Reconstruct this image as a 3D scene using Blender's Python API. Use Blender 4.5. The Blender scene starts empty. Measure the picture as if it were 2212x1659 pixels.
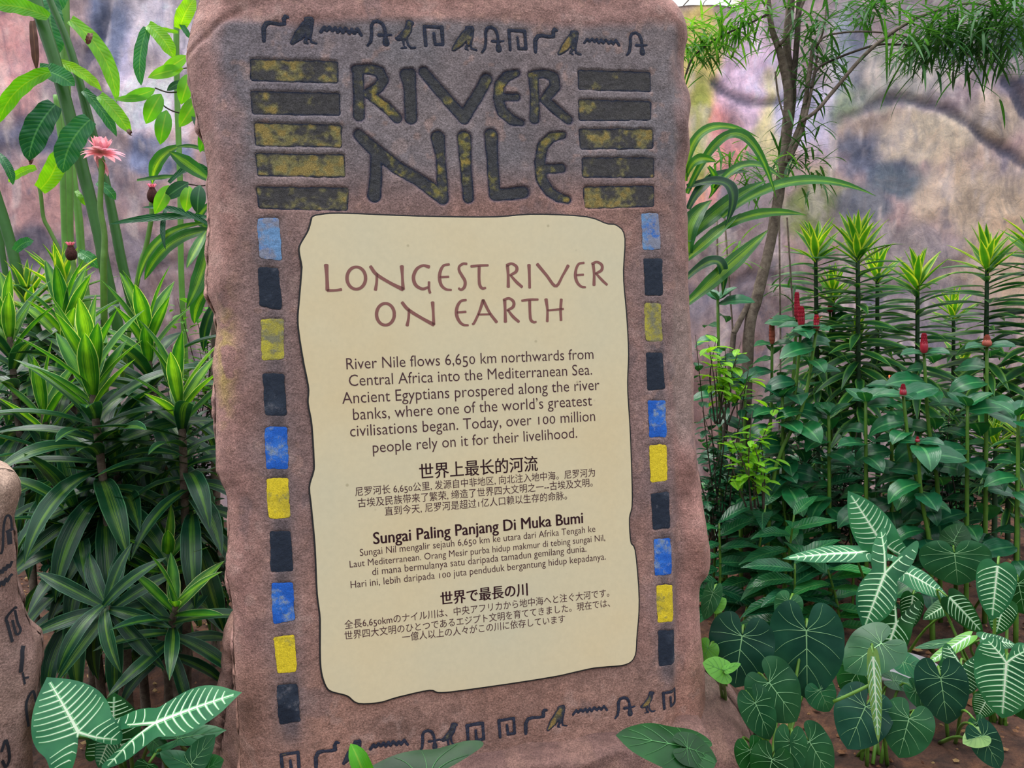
import bpy, math, random
import numpy as np
from mathutils import Matrix, Vector

S = bpy.context.scene
COL = S.collection
RNG = random.Random(7)
NR = np.random.RandomState(11)

# ------------------------------------------------------------------ camera
F = 1661.0
CX, CY = 1106.0, 829.5
def nz(v):
    v = np.asarray(v, float)
    return v / np.linalg.norm(v)
Uc = nz((-0.045, 0.9952, 0.087))                 # world up seen from the camera
Fc = np.array((0, 0, -1.0))
Yc = nz(Fc - Fc.dot(Uc) * Uc)
Xc = np.cross(Yc, Uc)
R3 = np.array((Xc, Yc, Uc))                      # camera vector -> world vector
CAM = np.array((0.0, 0.0, 1.15))
cam_data = bpy.data.cameras.new('camera')
cam = bpy.data.objects.new('camera', cam_data)
COL.objects.link(cam)
M = Matrix(((*R3[0], CAM[0]), (*R3[1], CAM[1]), (*R3[2], CAM[2]), (0, 0, 0, 1)))
cam.matrix_world = M
cam_data.sensor_width = 36
cam_data.lens = 36 * F / 2212
cam_data.clip_start = 0.05
cam_data.clip_end = 200
S.camera = cam

# ------------------------------------------------------------------ light
S.view_settings.view_transform = 'Standard'
S.view_settings.look = 'None'
S.view_settings.gamma = 1
S.view_settings.exposure = 0.66
S.view_settings.use_curve_mapping = False
S.cycles.max_bounces = 5
S.cycles.diffuse_bounces = 3
S.cycles.glossy_bounces = 2
S.cycles.transmission_bounces = 3
S.cycles.transparent_max_bounces = 4
S.cycles.caustics_reflective = False
S.cycles.caustics_refractive = False
W = bpy.data.worlds.new('world')
S.world = W
W.use_nodes = True
wn, wl = W.node_tree.nodes, W.node_tree.links
wbg = wn['Background']
wbg.inputs[1].default_value = 1.02
wt = wn.new('ShaderNodeTexCoord')
ws = wn.new('ShaderNodeSeparateXYZ')
wr = wn.new('ShaderNodeValToRGB')
wr.color_ramp.elements[0].position = 0.0
wr.color_ramp.elements[0].color = (0.05, 0.06, 0.05, 1)
wr.color_ramp.elements[1].position = 1.0
wr.color_ramp.elements[1].color = (1.8, 1.86, 2.0, 1)
e = wr.color_ramp.elements.new(0.12); e.color = (0.5, 0.58, 0.6, 1)
e = wr.color_ramp.elements.new(0.45); e.color = (1.0, 1.04, 1.12, 1)
wl.new(wt.outputs['Generated'], ws.inputs[0])
wl.new(ws.outputs['Z'], wr.inputs[0])
wl.new(wr.outputs[0], wbg.inputs[0])
sun = bpy.data.lights.new('sun', 'SUN')
sun.energy = 2.3
sun.angle = math.radians(35)
sun.color = (1.0, 0.98, 0.92)
suno = bpy.data.objects.new('sun', sun)
COL.objects.link(suno)
suno.rotation_euler = Vector((-0.30, 0.28, 0.91)).to_track_quat('Z', 'Y').to_euler()

# ------------------------------------------------------------------ helpers
def lin(r, g, b):
    f = lambda c: (c / 255 / 12.92) if c / 255 <= 0.04045 else ((c / 255 + 0.055) / 1.055) ** 2.4
    return (f(r), f(g), f(b), 1.0)

def ray(px, py):
    return R3 @ np.array(((px - CX) / F, -(py - CY) / F, -1.0))

def at(px, py, d):                               # the point that far in front of the lens
    return CAM + ray(px, py) * d

def ground(px, py, z=0.0):
    r = ray(px, py)
    return CAM + r * ((z - CAM[2]) / r[2])

def link(o, parent=None):
    COL.objects.link(o)
    if parent is not None:
        o.parent = parent
    return o

def wloc(o):
    p = np.zeros(3)
    while o is not None:
        p = p + np.array(o.location)
        o = o.parent
    return p

def thing(name, label, cat, loc, group=None, kind=None):
    o = bpy.data.objects.new(name, None)
    o.empty_display_size = 0.05
    COL.objects.link(o)
    o.location = [float(v) for v in loc]
    if label: o['label'] = label
    if cat: o['category'] = cat
    if group: o['group'] = group
    if kind: o['kind'] = kind
    return o

def mesh(name, v, faces, mat, uv=None, smooth=True, col=None):
    v = np.asarray(v, dtype=np.float32)
    me = bpy.data.meshes.new(name)
    if isinstance(faces, np.ndarray):
        n, k = faces.shape
        me.vertices.add(len(v)); me.vertices.foreach_set('co', v.ravel())
        me.loops.add(n * k); me.loops.foreach_set('vertex_index', faces.astype(np.int32).ravel())
        me.polygons.add(n)
        me.polygons.foreach_set('loop_start', np.arange(0, n * k, k, dtype=np.int32))
        me.update(calc_edges=True)
    else:
        me.from_pydata([tuple(map(float, p)) for p in v], [], [tuple(map(int, f)) for f in faces])
        me.update()
    if uv is not None:
        uv = np.asarray(uv, np.float32)
        lay = me.uv_layers.new(name='UVMap')
        idx = np.empty(len(me.loops), np.int32)
        me.loops.foreach_get('vertex_index', idx)
        lay.data.foreach_set('uv', uv[idx].ravel())
    if col is not None:
        at_ = me.color_attributes.new('paint', 'FLOAT_COLOR', 'POINT')
        c = np.ones((len(v), 4), np.float32)
        c[:, :col.shape[1]] = col
        at_.data.foreach_set('color', c.ravel())
    if smooth:
        me.polygons.foreach_set('use_smooth', np.ones(len(me.polygons), bool))
    if mat is not None:
        me.materials.append(mat)
    return me

def obj(name, v, faces, mat, parent=None, uv=None, smooth=True, col=None, label=None, cat=None, kind=None, group=None):
    v = np.asarray(v, float)
    org = wloc(parent) if parent is not None else np.zeros(3)
    own = np.zeros(3)
    if parent is None and len(v):
        own = np.array(((v[:, 0].min() + v[:, 0].max()) / 2, (v[:, 1].min() + v[:, 1].max()) / 2, v[:, 2].min()))
    o = bpy.data.objects.new(name, mesh(name, v - org - own, faces, mat, uv, smooth, col))
    link(o, parent)
    o.location = own
    if label: o['label'] = label
    if cat: o['category'] = cat
    if kind: o['kind'] = kind
    if group: o['group'] = group
    return o

def inst(name, me, X, Y, Z, p, parent):
    """one more object that shares the mesh me, with these axes, at p"""
    o = bpy.data.objects.new(name, me)
    link(o, parent)
    q = p - (wloc(parent) if parent is not None else 0)
    o.matrix_local = Matrix(((X[0], Y[0], Z[0], q[0]), (X[1], Y[1], Z[1], q[1]), (X[2], Y[2], Z[2], q[2]), (0, 0, 0, 1)))
    return o

def catmull(pts, n):
    P = np.asarray(pts, float)
    if len(P) < 3:
        t = np.linspace(0, 1, n)[:, None]
        return P[0] * (1 - t) + P[-1] * t
    Q = np.vstack((2 * P[0] - P[1], P, 2 * P[-1] - P[-2]))
    out = []
    for s in np.linspace(0, len(P) - 1, n):
        i = min(int(s), len(P) - 2); t = s - i
        a, b, c, d = Q[i], Q[i + 1], Q[i + 2], Q[i + 3]
        out.append(0.5 * (2 * b + (c - a) * t + (2 * a - 5 * b + 4 * c - d) * t * t + (3 * b - a - 3 * c + d) * t ** 3))
    return np.array(out)

def tube_geo(pts, rad, sides=8, n=None, rough=0.0):
    P = np.hstack((np.asarray(pts, float), np.asarray(rad, float).reshape(-1, 1) if np.ndim(rad) else np.full((len(pts), 1), rad)))
    P = catmull(P, n or max(2, len(pts) * 3))
    c, r = P[:, :3], P[:, 3]
    T = np.gradient(c, axis=0)
    T /= np.linalg.norm(T, axis=1)[:, None] + 1e-12
    ref = np.array((0.3, 0.95, 0.1))
    if abs(T[0].dot(ref)) > 0.9: ref = np.array((1, 0, 0.2))
    A = np.cross(T, ref); A /= np.linalg.norm(A, axis=1)[:, None] + 1e-12
    B = np.cross(T, A)
    a = np.linspace(0, 2 * math.pi, sides, endpoint=False)
    rr = r[:, None] * (1 + rough * (NR.rand(len(c), sides) - 0.5))
    v = c[:, None] + rr[..., None] * (np.cos(a)[None, :, None] * A[:, None] + np.sin(a)[None, :, None] * B[:, None])
    v = v.reshape(-1, 3)
    f = []
    for i in range(len(c) - 1):
        for j in range(sides):
            k = (j + 1) % sides
            f.append((i * sides + j, i * sides + k, (i + 1) * sides + k, (i + 1) * sides + j))
    f.append(tuple(range(sides))[::-1]); f.append(tuple((len(c) - 1) * sides + j for j in range(sides)))
    uv = np.array([(j / sides, i / (len(c) - 1)) for i in range(len(c)) for j in range(sides)])
    return v, f, uv

def tube(name, pts, rad, mat, parent=None, sides=8, n=None, rough=0.0, **k):
    v, f, uv = tube_geo(pts, rad, sides, n, rough)
    return obj(name, v, f, mat, parent, uv=uv, **k)

class Geo:                                        # several shapes joined into one part
    def __init__(s): s.v, s.f, s.uv, s.n = [], [], [], 0
    def add(s, v, f, uv=None):
        v = np.asarray(v, float)
        s.v.append(v); s.f += [tuple(int(i) + s.n for i in q) for q in f]
        s.uv.append(np.zeros((len(v), 2)) if uv is None else np.asarray(uv)); s.n += len(v)
    def build(s, name, mat, parent=None, **k):
        return obj(name, np.vstack(s.v), s.f, mat, parent, uv=np.vstack(s.uv), **k)

def noise2(x, y, scale, seed, octaves=3):
    """value noise on arrays"""
    out = np.zeros_like(x, dtype=float); amp = 1.0; tot = 0
    for o in range(octaves):
        g = np.random.RandomState(seed + o * 17).rand(64, 64)
        u = (x * scale * 2 ** o) % 64; w = (y * scale * 2 ** o) % 64
        i = np.floor(u).astype(int); j = np.floor(w).astype(int)
        a = u - i; b = w - j
        a = a * a * (3 - 2 * a); b = b * b * (3 - 2 * b)
        i1, j1 = (i + 1) % 64, (j + 1) % 64; i %= 64; j %= 64
        out += amp * ((g[i, j] * (1 - a) + g[i1, j] * a) * (1 - b) + (g[i, j1] * (1 - a) + g[i1, j1] * a) * b)
        tot += amp; amp *= 0.5
    return out / tot

def sm(e0, e1, x):
    t = np.clip((x - e0) / (e1 - e0), 0, 1)
    return t * t * (3 - 2 * t)

# ---- signed distances in a plane
def sd_poly(x, y, poly):
    P = np.asarray(poly, float)
    d = np.full(x.shape, 1e9); s = np.ones(x.shape)
    n = len(P); j = n - 1
    for i in range(n):
        ex, ey = P[j] - P[i]; wx, wy = x - P[i, 0], y - P[i, 1]
        t = np.clip((wx * ex + wy * ey) / (ex * ex + ey * ey + 1e-18), 0, 1)
        d = np.minimum(d, (wx - ex * t) ** 2 + (wy - ey * t) ** 2)
        c1, c2, c3 = y >= P[i, 1], y < P[j, 1], ex * wy > ey * wx
        s = np.where((c1 & c2 & c3) | (~c1 & ~c2 & ~c3), -s, s)
        j = i
    return s * np.sqrt(d)                          # negative inside

def sd_strokes(x, y, strokes):
    d = np.full(x.shape, 1e9)
    for st in strokes:
        for (x0, y0, r0), (x1, y1, r1) in zip(st[:-1], st[1:]):
            ex, ey = x1 - x0, y1 - y0
            t = np.clip(((x - x0) * ex + (y - y0) * ey) / (ex * ex + ey * ey + 1e-18), 0, 1)
            d = np.minimum(d, np.hypot(x - x0 - ex * t, y - y0 - ey * t) - (r0 + (r1 - r0) * t))
    return d

def march(xs, ys, D):
    """mesh of the region D<0 on a grid: 2-D vertices, faces, boundary edges (pairs)"""
    nx, ny = len(xs), len(ys)
    inside = D < 0
    vid = {}; V = []
    gid = -np.ones((ny, nx), int)
    jj, ii = np.nonzero(inside)
    gid[jj, ii] = np.arange(len(ii))
    V = [(xs[i], ys[j]) for j, i in zip(jj, ii)]
    c = inside[:-1, :-1].astype(int) + inside[:-1, 1:] * 2 + inside[1:, 1:] * 4 + inside[1:, :-1] * 8
    fj, fi = np.nonzero(c == 15)
    quads = np.stack((gid[fj, fi], gid[fj, fi + 1], gid[fj + 1, fi + 1], gid[fj + 1, fi]), 1)
    other = []; bnd = []
    def cut(a, b):
        k = (a, b) if a < b else (b, a)
        if k not in vid:
            (ja, ia), (jb, ib) = k
            da, db = D[ja, ia], D[jb, ib]
            t = da / (da - db)
            vid[k] = len(V)
            V.append((xs[ia] + (xs[ib] - xs[ia]) * t, ys[ja] + (ys[jb] - ys[ja]) * t))
        return vid[k]
    mj, mi = np.nonzero((c > 0) & (c < 15))
    for j, i in zip(mj, mi):
        cs = [(j, i), (j, i + 1), (j + 1, i + 1), (j + 1, i)]
        poly = []; cuts = []
        for a in range(4):
            p, q = cs[a], cs[(a + 1) % 4]
            if inside[p]: poly.append(gid[p])
            if inside[p] != inside[q]:
                k = cut(p, q); poly.append(k); cuts.append((len(poly) - 1, bool(inside[p])))
        if len(poly) >= 3:
            other.append(tuple(poly))
            if len(cuts) == 2:
                a, b = cuts
                e_ = (poly[a[0]], poly[b[0]]) if a[1] else (poly[b[0]], poly[a[0]])
                bnd.append(e_)
    return np.array(V), quads, other, bnd

def bound_px(pl, pts):
    Q = np.array([pl.st(*p) for p in pts]); return Q

class Plane:
    """a flat face standing in the scene: origin o, axes h (along) and u (up), n towards the viewer"""
    def __init__(s, o, h, u):
        s.o = np.asarray(o, float); s.h = nz(h); s.u = nz(u - s.h * np.dot(u, s.h)); s.n = np.cross(s.h, s.u)
    def st(s, px, py, w=0.0):
        r = ray(px, py); t = np.dot(s.o + s.n * w - CAM, s.n) / np.dot(r, s.n)
        q = CAM + r * t - s.o
        return np.array((q.dot(s.h), q.dot(s.u)))
    def pt(s, a, b, w=0.0):
        a, b = np.asarray(a, float), np.asarray(b, float)
        w = np.broadcast_to(np.asarray(w, float), a.shape)
        return s.o + a[..., None] * s.h + b[..., None] * s.u + w[..., None] * s.n

# ------------------------------------------------------------------ materials
MATS = {}
def mat(name, build):
    if name in MATS: return MATS[name]
    m = bpy.data.materials.new(name); m.use_nodes = True
    nt = m.node_tree
    build(nt, nt.nodes, nt.links, nt.nodes['Principled BSDF'])
    MATS[name] = m
    return m

def ramp(N, L, src, stops, interp='LINEAR'):
    r = N.new('ShaderNodeValToRGB'); cr = r.color_ramp; cr.interpolation = interp
    while len(cr.elements) > 1: cr.elements.remove(cr.elements[0])
    cr.elements[0].position, cr.elements[0].color = stops[0][0], stops[0][1]
    for p, c in stops[1:]:
        q = cr.elements.new(p); q.color = c
    L.new(src, r.inputs[0])
    return r.outputs[0]

def noise(N, L, vec, scale, detail=5, rough=0.6, dist=0.0):
    n = N.new('ShaderNodeTexNoise')
    n.inputs['Scale'].default_value = scale; n.inputs['Detail'].default_value = detail
    n.inputs['Roughness'].default_value = rough; n.inputs['Distortion'].default_value = dist
    if vec is not None: L.new(vec, n.inputs['Vector'])
    return n.outputs[0]

def mixc(N, L, fac, a, b, mode='MIX'):
    m = N.new('ShaderNodeMix'); m.data_type = 'RGBA'; m.blend_type = mode
    if isinstance(fac, (int, float)): m.inputs[0].default_value = fac
    else: L.new(fac, m.inputs[0])
    for s_, v in ((6, a), (7, b)):
        if isinstance(v, tuple): m.inputs[s_].default_value = v
        else: L.new(v, m.inputs[s_])
    return m.outputs[2]

def math_(N, L, op, a, b=None, c=None):
    m = N.new('ShaderNodeMath'); m.operation = op
    for i, v in enumerate((a, b, c)):
        if v is None: continue
        if isinstance(v, (int, float)): m.inputs[i].default_value = v
        else: L.new(v, m.inputs[i])
    return m.outputs[0]

def bump(N, L, bs, h, strength, dist):
    b = N.new('ShaderNodeBump'); b.inputs['Strength'].default_value = strength; b.inputs['Distance'].default_value = dist
    L.new(h, b.inputs['Height']); L.new(b.outputs[0], bs.inputs['Normal'])

def bw(v): return (v, v, v, 1)

def stone_mat(name, base, dark, pale, paint=False, scale=1.0, rough=0.85, grain=0.6):
    def b(nt, N, L, bs):
        tc = N.new('ShaderNodeTexCoord').outputs['Object']
        n1 = noise(N, L, tc, 5 * scale, 6, 0.6, 0.4)
        n2 = noise(N, L, tc, 45 * scale, 5, 0.65)
        n3 = noise(N, L, tc, 300 * scale, 3, 0.7)
        c = ramp(N, L, n1, [(0.3, dark), (0.5, base), (0.72, pale)])
        if paint:
            at_ = N.new('ShaderNodeAttribute'); at_.attribute_name = 'paint'
            c = mixc(N, L, 0.30, at_.outputs['Color'], c)
        c = mixc(N, L, 1.0, c, ramp(N, L, n2, [(0.3, bw(0.72)), (0.55, bw(1.0)), (0.75, bw(1.25))]), 'MULTIPLY')
        c = mixc(N, L, 1.0, c, ramp(N, L, n3, [(0.3, bw(1 - 0.6 * grain)), (0.5, bw(1.0)), (0.72, bw(1 + 0.8 * grain))]), 'MULTIPLY')
        L.new(c, bs.inputs['Base Color'])
        bs.inputs['Roughness'].default_value = rough
        bs.inputs['Specular IOR Level'].default_value = 0.35
        h = math_(N, L, 'ADD', math_(N, L, 'MULTIPLY', n2, 1.0), math_(N, L, 'MULTIPLY', n3, 0.35))
        bump(N, L, bs, h, 0.9, 0.006)
    return mat(name, b)

def plain_mat(name, c, rough=0.6, var=0.12, scale=30, spec=0.4, bmp=0.2):
    def b(nt, N, L, bs):
        tc = N.new('ShaderNodeTexCoord').outputs['Object']
        n1 = noise(N, L, tc, scale, 5, 0.6)
        L.new(mixc(N, L, 1.0, c, ramp(N, L, n1, [(0.3, bw(1 - var)), (0.7, bw(1 + var))]), 'MULTIPLY'), bs.inputs['Base Color'])
        bs.inputs['Roughness'].default_value = rough; bs.inputs['Specular IOR Level'].default_value = spec
        bump(N, L, bs, n1, bmp, 0.002)
    return mat(name, b)

def worn_mat(name, paint, under, cover=0.5, scale=60, c3=None, rough=0.7):
    """paint worn through to what lies under it"""
    def b(nt, N, L, bs):
        tc = N.new('ShaderNodeTexCoord').outputs['Object']
        rnd = N.new('ShaderNodeObjectInfo').outputs['Random']
        mp = N.new('ShaderNodeVectorMath'); mp.operation = 'ADD'; L.new(tc, mp.inputs[0])
        cb = N.new('ShaderNodeCombineXYZ'); L.new(math_(N, L, 'MULTIPLY', rnd, 9.0), cb.inputs[0]); L.new(cb.outputs[0], mp.inputs[1])
        v = mp.outputs[0]
        n1 = noise(N, L, v, scale, 8, 0.72)
        n2 = noise(N, L, v, scale * 0.28, 4, 0.5)
        n3 = noise(N, L, v, 480, 3, 0.6)
        k = math_(N, L, 'ADD', math_(N, L, 'MULTIPLY', n1, 0.6), math_(N, L, 'MULTIPLY', n2, 0.4))
        f = ramp(N, L, k, [(cover - 0.04, bw(0)), (cover + 0.04, bw(1))])
        p = paint if c3 is None else mixc(N, L, ramp(N, L, n2, [(0.5, bw(0)), (0.6, bw(1))]), paint, c3)
        c = mixc(N, L, f, p, under)
        c = mixc(N, L, 1.0, c, ramp(N, L, n3, [(0.3, bw(0.7)), (0.7, bw(1.35))]), 'MULTIPLY')
        L.new(c, bs.inputs['Base Color'])
        bs.inputs['Roughness'].default_value = rough; bs.inputs['Specular IOR Level'].default_value = 0.3
        bump(N, L, bs, math_(N, L, 'ADD', n1, math_(N, L, 'MULTIPLY', n3, 0.4)), 0.6, 0.003)
    return mat(name, b)

def leaf_mat(name, mid, side, edge=None, style='plain', rough=0.32, trans=0.35, tcol=None, spec=0.33, stripe=(-.05, .3)):
    """style: stripes (pale middle with fine lines) / margin (bright margins) / plain / pinnate (side veins)"""
    def b(nt, N, L, bs):
        uv = N.new('ShaderNodeUVMap'); uv.uv_map = 'UVMap'
        sp = N.new('ShaderNodeSeparateXYZ'); L.new(uv.outputs[0], sp.inputs[0])
        u = math_(N, L, 'ABSOLUTE', math_(N, L, 'MULTIPLY_ADD', sp.outputs[0], 2.0, -1.0))
        rnd = N.new('ShaderNodeObjectInfo').outputs['Random']
        cmb = N.new('ShaderNodeCombineXYZ')
        L.new(math_(N, L, 'MULTIPLY', sp.outputs[0], 26.0), cmb.inputs[0])
        L.new(math_(N, L, 'MULTIPLY', sp.outputs[1], 0.8), cmb.inputs[1])
        L.new(math_(N, L, 'MULTIPLY', rnd, 30.0), cmb.inputs[2])
        lines = noise(N, L, cmb.outputs[0], 1.3, 2, 0.5)
        if style == 'stripes':
            m = math_(N, L, 'ADD', u, math_(N, L, 'MULTIPLY_ADD', lines, 1.5, -0.75))
            c = ramp(N, L, m, [(stripe[0], mid), (stripe[1], side)])
            if edge: c = mixc(N, L, ramp(N, L, u, [(0.90, bw(0)), (0.95, bw(1))]), c, edge)
        elif style == 'margin':
            m = math_(N, L, 'ADD', u, math_(N, L, 'MULTIPLY_ADD', lines, 0.3, -0.15))
            c = ramp(N, L, m, [(0.05, side), (0.6, mid), (0.72, edge)])
        elif style == 'plain':
            c = ramp(N, L, u, [(0.0, mid), (0.06, mid), (0.12, side)])
        else:
            w = math_(N, L, 'SINE', math_(N, L, 'MULTIPLY', math_(N, L, 'SUBTRACT', sp.outputs[1], math_(N, L, 'MULTIPLY', u, 0.14)), 85.0))
            c = mixc(N, L, ramp(N, L, w, [(0.8, bw(0)), (1.0, bw(0.5))]), side, mid)
            c = mixc(N, L, ramp(N, L, u, [(0.03, bw(1)), (0.09, bw(0))]), c, mid)
        tc = N.new('ShaderNodeTexCoord').outputs['Object']
        mott = noise(N, L, tc, 25, 3, 0.5)
        hsv = N.new('ShaderNodeHueSaturation')
        L.new(math_(N, L, 'MULTIPLY_ADD', rnd, 0.5, 0.74), hsv.inputs['Value'])
        L.new(math_(N, L, 'MULTIPLY_ADD', rnd, -0.03, 0.515), hsv.inputs['Hue'])
        L.new(mixc(N, L, 1.0, c, ramp(N, L, mott, [(0.3, bw(0.8)), (0.7, bw(1.2))]), 'MULTIPLY'), hsv.inputs['Color'])
        c = hsv.outputs[0]
        L.new(c, bs.inputs['Base Color'])
        bs.inputs['Roughness'].default_value = rough; bs.inputs['Specular IOR Level'].default_value = spec
        tr = N.new('ShaderNodeBsdfTranslucent')
        L.new(mixc(N, L, 1.0, c, tcol or (1.5, 1.35, 0.45, 1), 'MULTIPLY'), tr.inputs[0])
        mx = N.new('ShaderNodeMixShader'); mx.inputs[0].default_value = trans
        L.new(bs.outputs[0], mx.inputs[1]); L.new(tr.outputs[0], mx.inputs[2])
        L.new(mx.outputs[0], N['Material Output'].inputs[0])
        if style == 'pinnate': h = math_(N, L, 'MULTIPLY', w, 0.3)
        else: h = lines
        bump(N, L, bs, h, 0.35, 0.003)
    return mat(name, b)

def project(P):
    c = (np.asarray(P) - CAM) @ R3
    return CX + F * c[..., 0] / -c[..., 2], CY - F * c[..., 1] / -c[..., 2]

def L3(r, g, b): return np.array(lin(r, g, b)[:3])

def blend(c, k, col):
    k = np.clip(k, 0, 1)[..., None]
    return c * (1 - k) + np.asarray(col)[None] * k

# ================================================================== the setting
# ---- painted concrete rock wall behind the plants
WALL_Y = 4.55
def wall_build():
    pl = Plane((0, WALL_Y, 0), (1, 0, 0), (0, 0, 1))
    xs = np.arange(-4.6, 4.75, 0.018); zs = np.arange(-0.1, 3.45, 0.018)
    X, Z = np.meshgrid(xs, zs)
    P0 = pl.pt(X, Z)
    px, py = project(P0)
    # irregular stone lines between the sculpted boulders
    grooves = [
        ([(1700, 300), (1760, 285), (1800, 262), (1868, 238), (1936, 219), (2004, 224), (2055, 252), (2106, 289), (2157, 323), (2230, 365)], 6),
        ([(1586, -60), (1586, 136), (1579, 210), (1583, 310), (1570, 460), (1600, 640), (1590, 800)], 6),
        ([(1545, 177), (1579, 210), (1610, 218), (1662, 219), (1720, 210)], 5),
        ([(1850, -80), (1854, 146), (1871, 235)], 9),
        ([(2089, 262), (2100, 190), (2150, 100), (2170, -60)], 8), ([(2174, 180), (2215, 240), (2300, 300)], 9),
        ([(155, 101), (181, 145), (215, 215), (253, 296), (300, 333), (362, 362), (440, 420)], 7),
        ([(217, -80), (225, 20), (210, 90), (181, 145)], 10), ([(-120, 350), (0, 336), (54, 325), (108, 318), (180, 345), (300, 450), (420, 520)], 9),
        ([(155, 235), (150, 330), (180, 470), (160, 640)], 6), ([(-100, 600), (90, 560), (240, 590), (420, 570)], 7),
        ([(1480, 640), (1640, 600), (1900, 640), (2100, 560), (2260, 540)], 7), ([(2000, 640), (2060, 800), (2010, 1000)], 7),
        ([(420, -60), (380, 90), (420, 250)], 8), ([(600, 0), (900, 200), (1200, 100)], 8), ([(300, 640), (380, 800), (340, 1000)], 6)]
    wx = px + (noise2(px + 999, py + 999, 1 / 60, 3) - 0.5) * 26; wy = py + (noise2(px + 999, py + 999, 1 / 60, 4) - 0.5) * 26
    dg = np.full(X.shape, 1e9)
    gs = np.zeros(X.shape)
    for gi, (pts, r) in enumerate(grooves):
        d = sd_strokes(wx, wy, [[(a, b, r) for a, b in catmull(np.array(pts, float), len(pts) * 3)]])
        k_ = 1.0 if gi in (0, 2, 5, 7) else 0.55
        if gi == 0: k_ = sm(1770, 1900, px) * (0.6 + 0.4 * noise2(X + 40, Z + 40, 2.5, 70, 2)) + 0.1
        if gi not in (0, 5): k_ = k_ * (0.4 + 0.8 * noise2(X + 40 + gi, Z + 40, 1.6, 77 + gi, 2))
        gs = np.maximum(gs, k_ * np.exp(-(np.maximum(d, 0) / 8) ** 1.2)); dg = np.minimum(dg, d)
    gk = sm(0.3, 0.62, noise2(X + 40, Z + 40, 1.1, 77, 3))
    relief = (noise2(X + 20, Z + 9, 1.3, 8, 4) - 0.5) * 0.16 + (noise2(X + 20, Z + 9, 9, 9, 4) - 0.5) * 0.018
    w = relief - 0.03 * gs
    # the mural paint: mottled pink, tan and slate patches, plus shade painted in at the upper right
    n1 = noise2(X + 30, Z + 30, 2.2, 21, 5); n2 = noise2(X + 30, Z * 0.6 + 30, 5.5, 22, 5); n3 = noise2(X * 1.5 + 30, Z * 0.5 + 30, 9, 23, 4)
    c = np.broadcast_to(L3(150, 128, 130), X.shape + (3,)).copy()
    def blob(cx, cy, rx, ry, col, k=1.0, nn=n2):
        nonlocal c
        q = np.hypot((wx - cx) / rx, (wy - cy) / ry) + (nn - 0.5) * 1.5
        c = blend(c, k * sm(1.05, 0.45, q), L3(*col))
    c = blend(c, sm(0.45, 0.65, n1) * 0.7, L3(176, 140, 134)); c = blend(c, sm(0.52, 0.7, n2) * 0.5, L3(112, 108, 124))
    for bl in [(40, 110, 120, 150, (214, 150, 148)), (340, 60, 170, 100, (206, 190, 200)), (320, 190, 130, 110, (226, 200, 210)), (270, 120, 60, 70, (180, 170, 196)),
               (235, 60, 60, 110, (112, 116, 140)), (200, 240, 60, 70, (104, 104, 122)), (40, 300, 170, 45, (112, 108, 128)), (330, 340, 90, 50, (118, 122, 150)),
               (80, 430, 200, 110, (160, 120, 118)), (60, 560, 180, 70, (96, 86, 96)), (330, 470, 140, 80, (140, 112, 112)), (380, 600, 160, 100, (120, 96, 96)),
               (1540, 330, 90, 170, (222, 140, 136)), (1640, 160, 110, 160, (212, 176, 196)), (1500, 120, 60, 150, (196, 172, 110)), (1510, 300, 35, 130, (150, 150, 76)),
               (1675, 300, 50, 170, (200, 182, 140)), (1760, 240, 90, 120, (176, 166, 190)), (1830, 120, 60, 160, (140, 142, 156)), (1860, 240, 80, 60, (132, 140, 116)),
               (1960, 150, 130, 90, (156, 148, 142)), (1900, 290, 120, 60, (150, 128, 118)), (1900, 330, 110, 60, (100, 100, 116)), (2010, 300, 120, 60, (186, 166, 146)),
               (1980, 400, 120, 50, (96, 104, 116)), (2060, 420, 110, 90, (182, 158, 140)), (2150, 420, 130, 120, (178, 154, 134)), (2150, 250, 80, 70, (160, 140, 126)),
               (2190, 100, 80, 130, (66, 70, 92)), (2060, 90, 120, 70, (110, 112, 128)), (1760, 450, 80, 90, (118, 122, 78)), (1860, 460, 90, 60, (110, 108, 116)),  # first, dark patch: shade under the overhanging foliage, painted on the wall
               (1560, 560, 140, 120, (136, 112, 112)), (1700, 640, 120, 110, (126, 104, 104)), (1980, 560, 120, 90, (150, 134, 134)), (2200, 600, 130, 120, (178, 150, 128)),
               (2000, 720, 220, 110, (128, 116, 124)), (1900, 900, 400, 160, (136, 118, 116)), (1540, 900, 120, 200, (140, 108, 104)), (300, 900, 400, 250, (110, 90, 90)),
               (2150, 1080, 160, 120, (150, 150, 152))]:
        blob(*bl)
    c = blend(c, sm(0.60, 0.72, n3) * 0.4, L3(206, 186, 180)); n4 = noise2(X * 3 + 30, Z * 2 + 30, 11, 35, 4); c = c * (0.78 + 0.44 * n4)[..., None]; c = blend(c, sm(0.66, 0.78, noise2(X * 2 + 30, Z + 30, 7, 31, 4)) * 0.5, L3(84, 86, 104))
    c = blend(c, np.clip(gs ** 1.3 * 0.85, 0, 1), L3(62, 66, 86))
    top = 2.86 + 0.5 * sm(1590, 1680, px) + 0.6 * sm(1470, 1200, px)
    D = Z - top - (noise2(X + 20, Z + 20, 3, 5) - 0.5) * 0.05
    V, quads, other, bnd = march(xs, zs, D)
    def samp(A, v):
        i = np.clip(((v[:, 0] - xs[0]) / 0.018), 0, len(xs) - 1.001); j = np.clip((v[:, 1] - zs[0]) / 0.018, 0, len(zs) - 1.001)
        a = i - i.astype(int); b = j - j.astype(int); i = i.astype(int); j = j.astype(int)
        if A.ndim == 3: a, b = a[:, None], b[:, None]
        return (A[j, i] * (1 - a) + A[j, i + 1] * a) * (1 - b) + (A[j + 1, i] * (1 - a) + A[j + 1, i + 1] * a) * b
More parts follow.
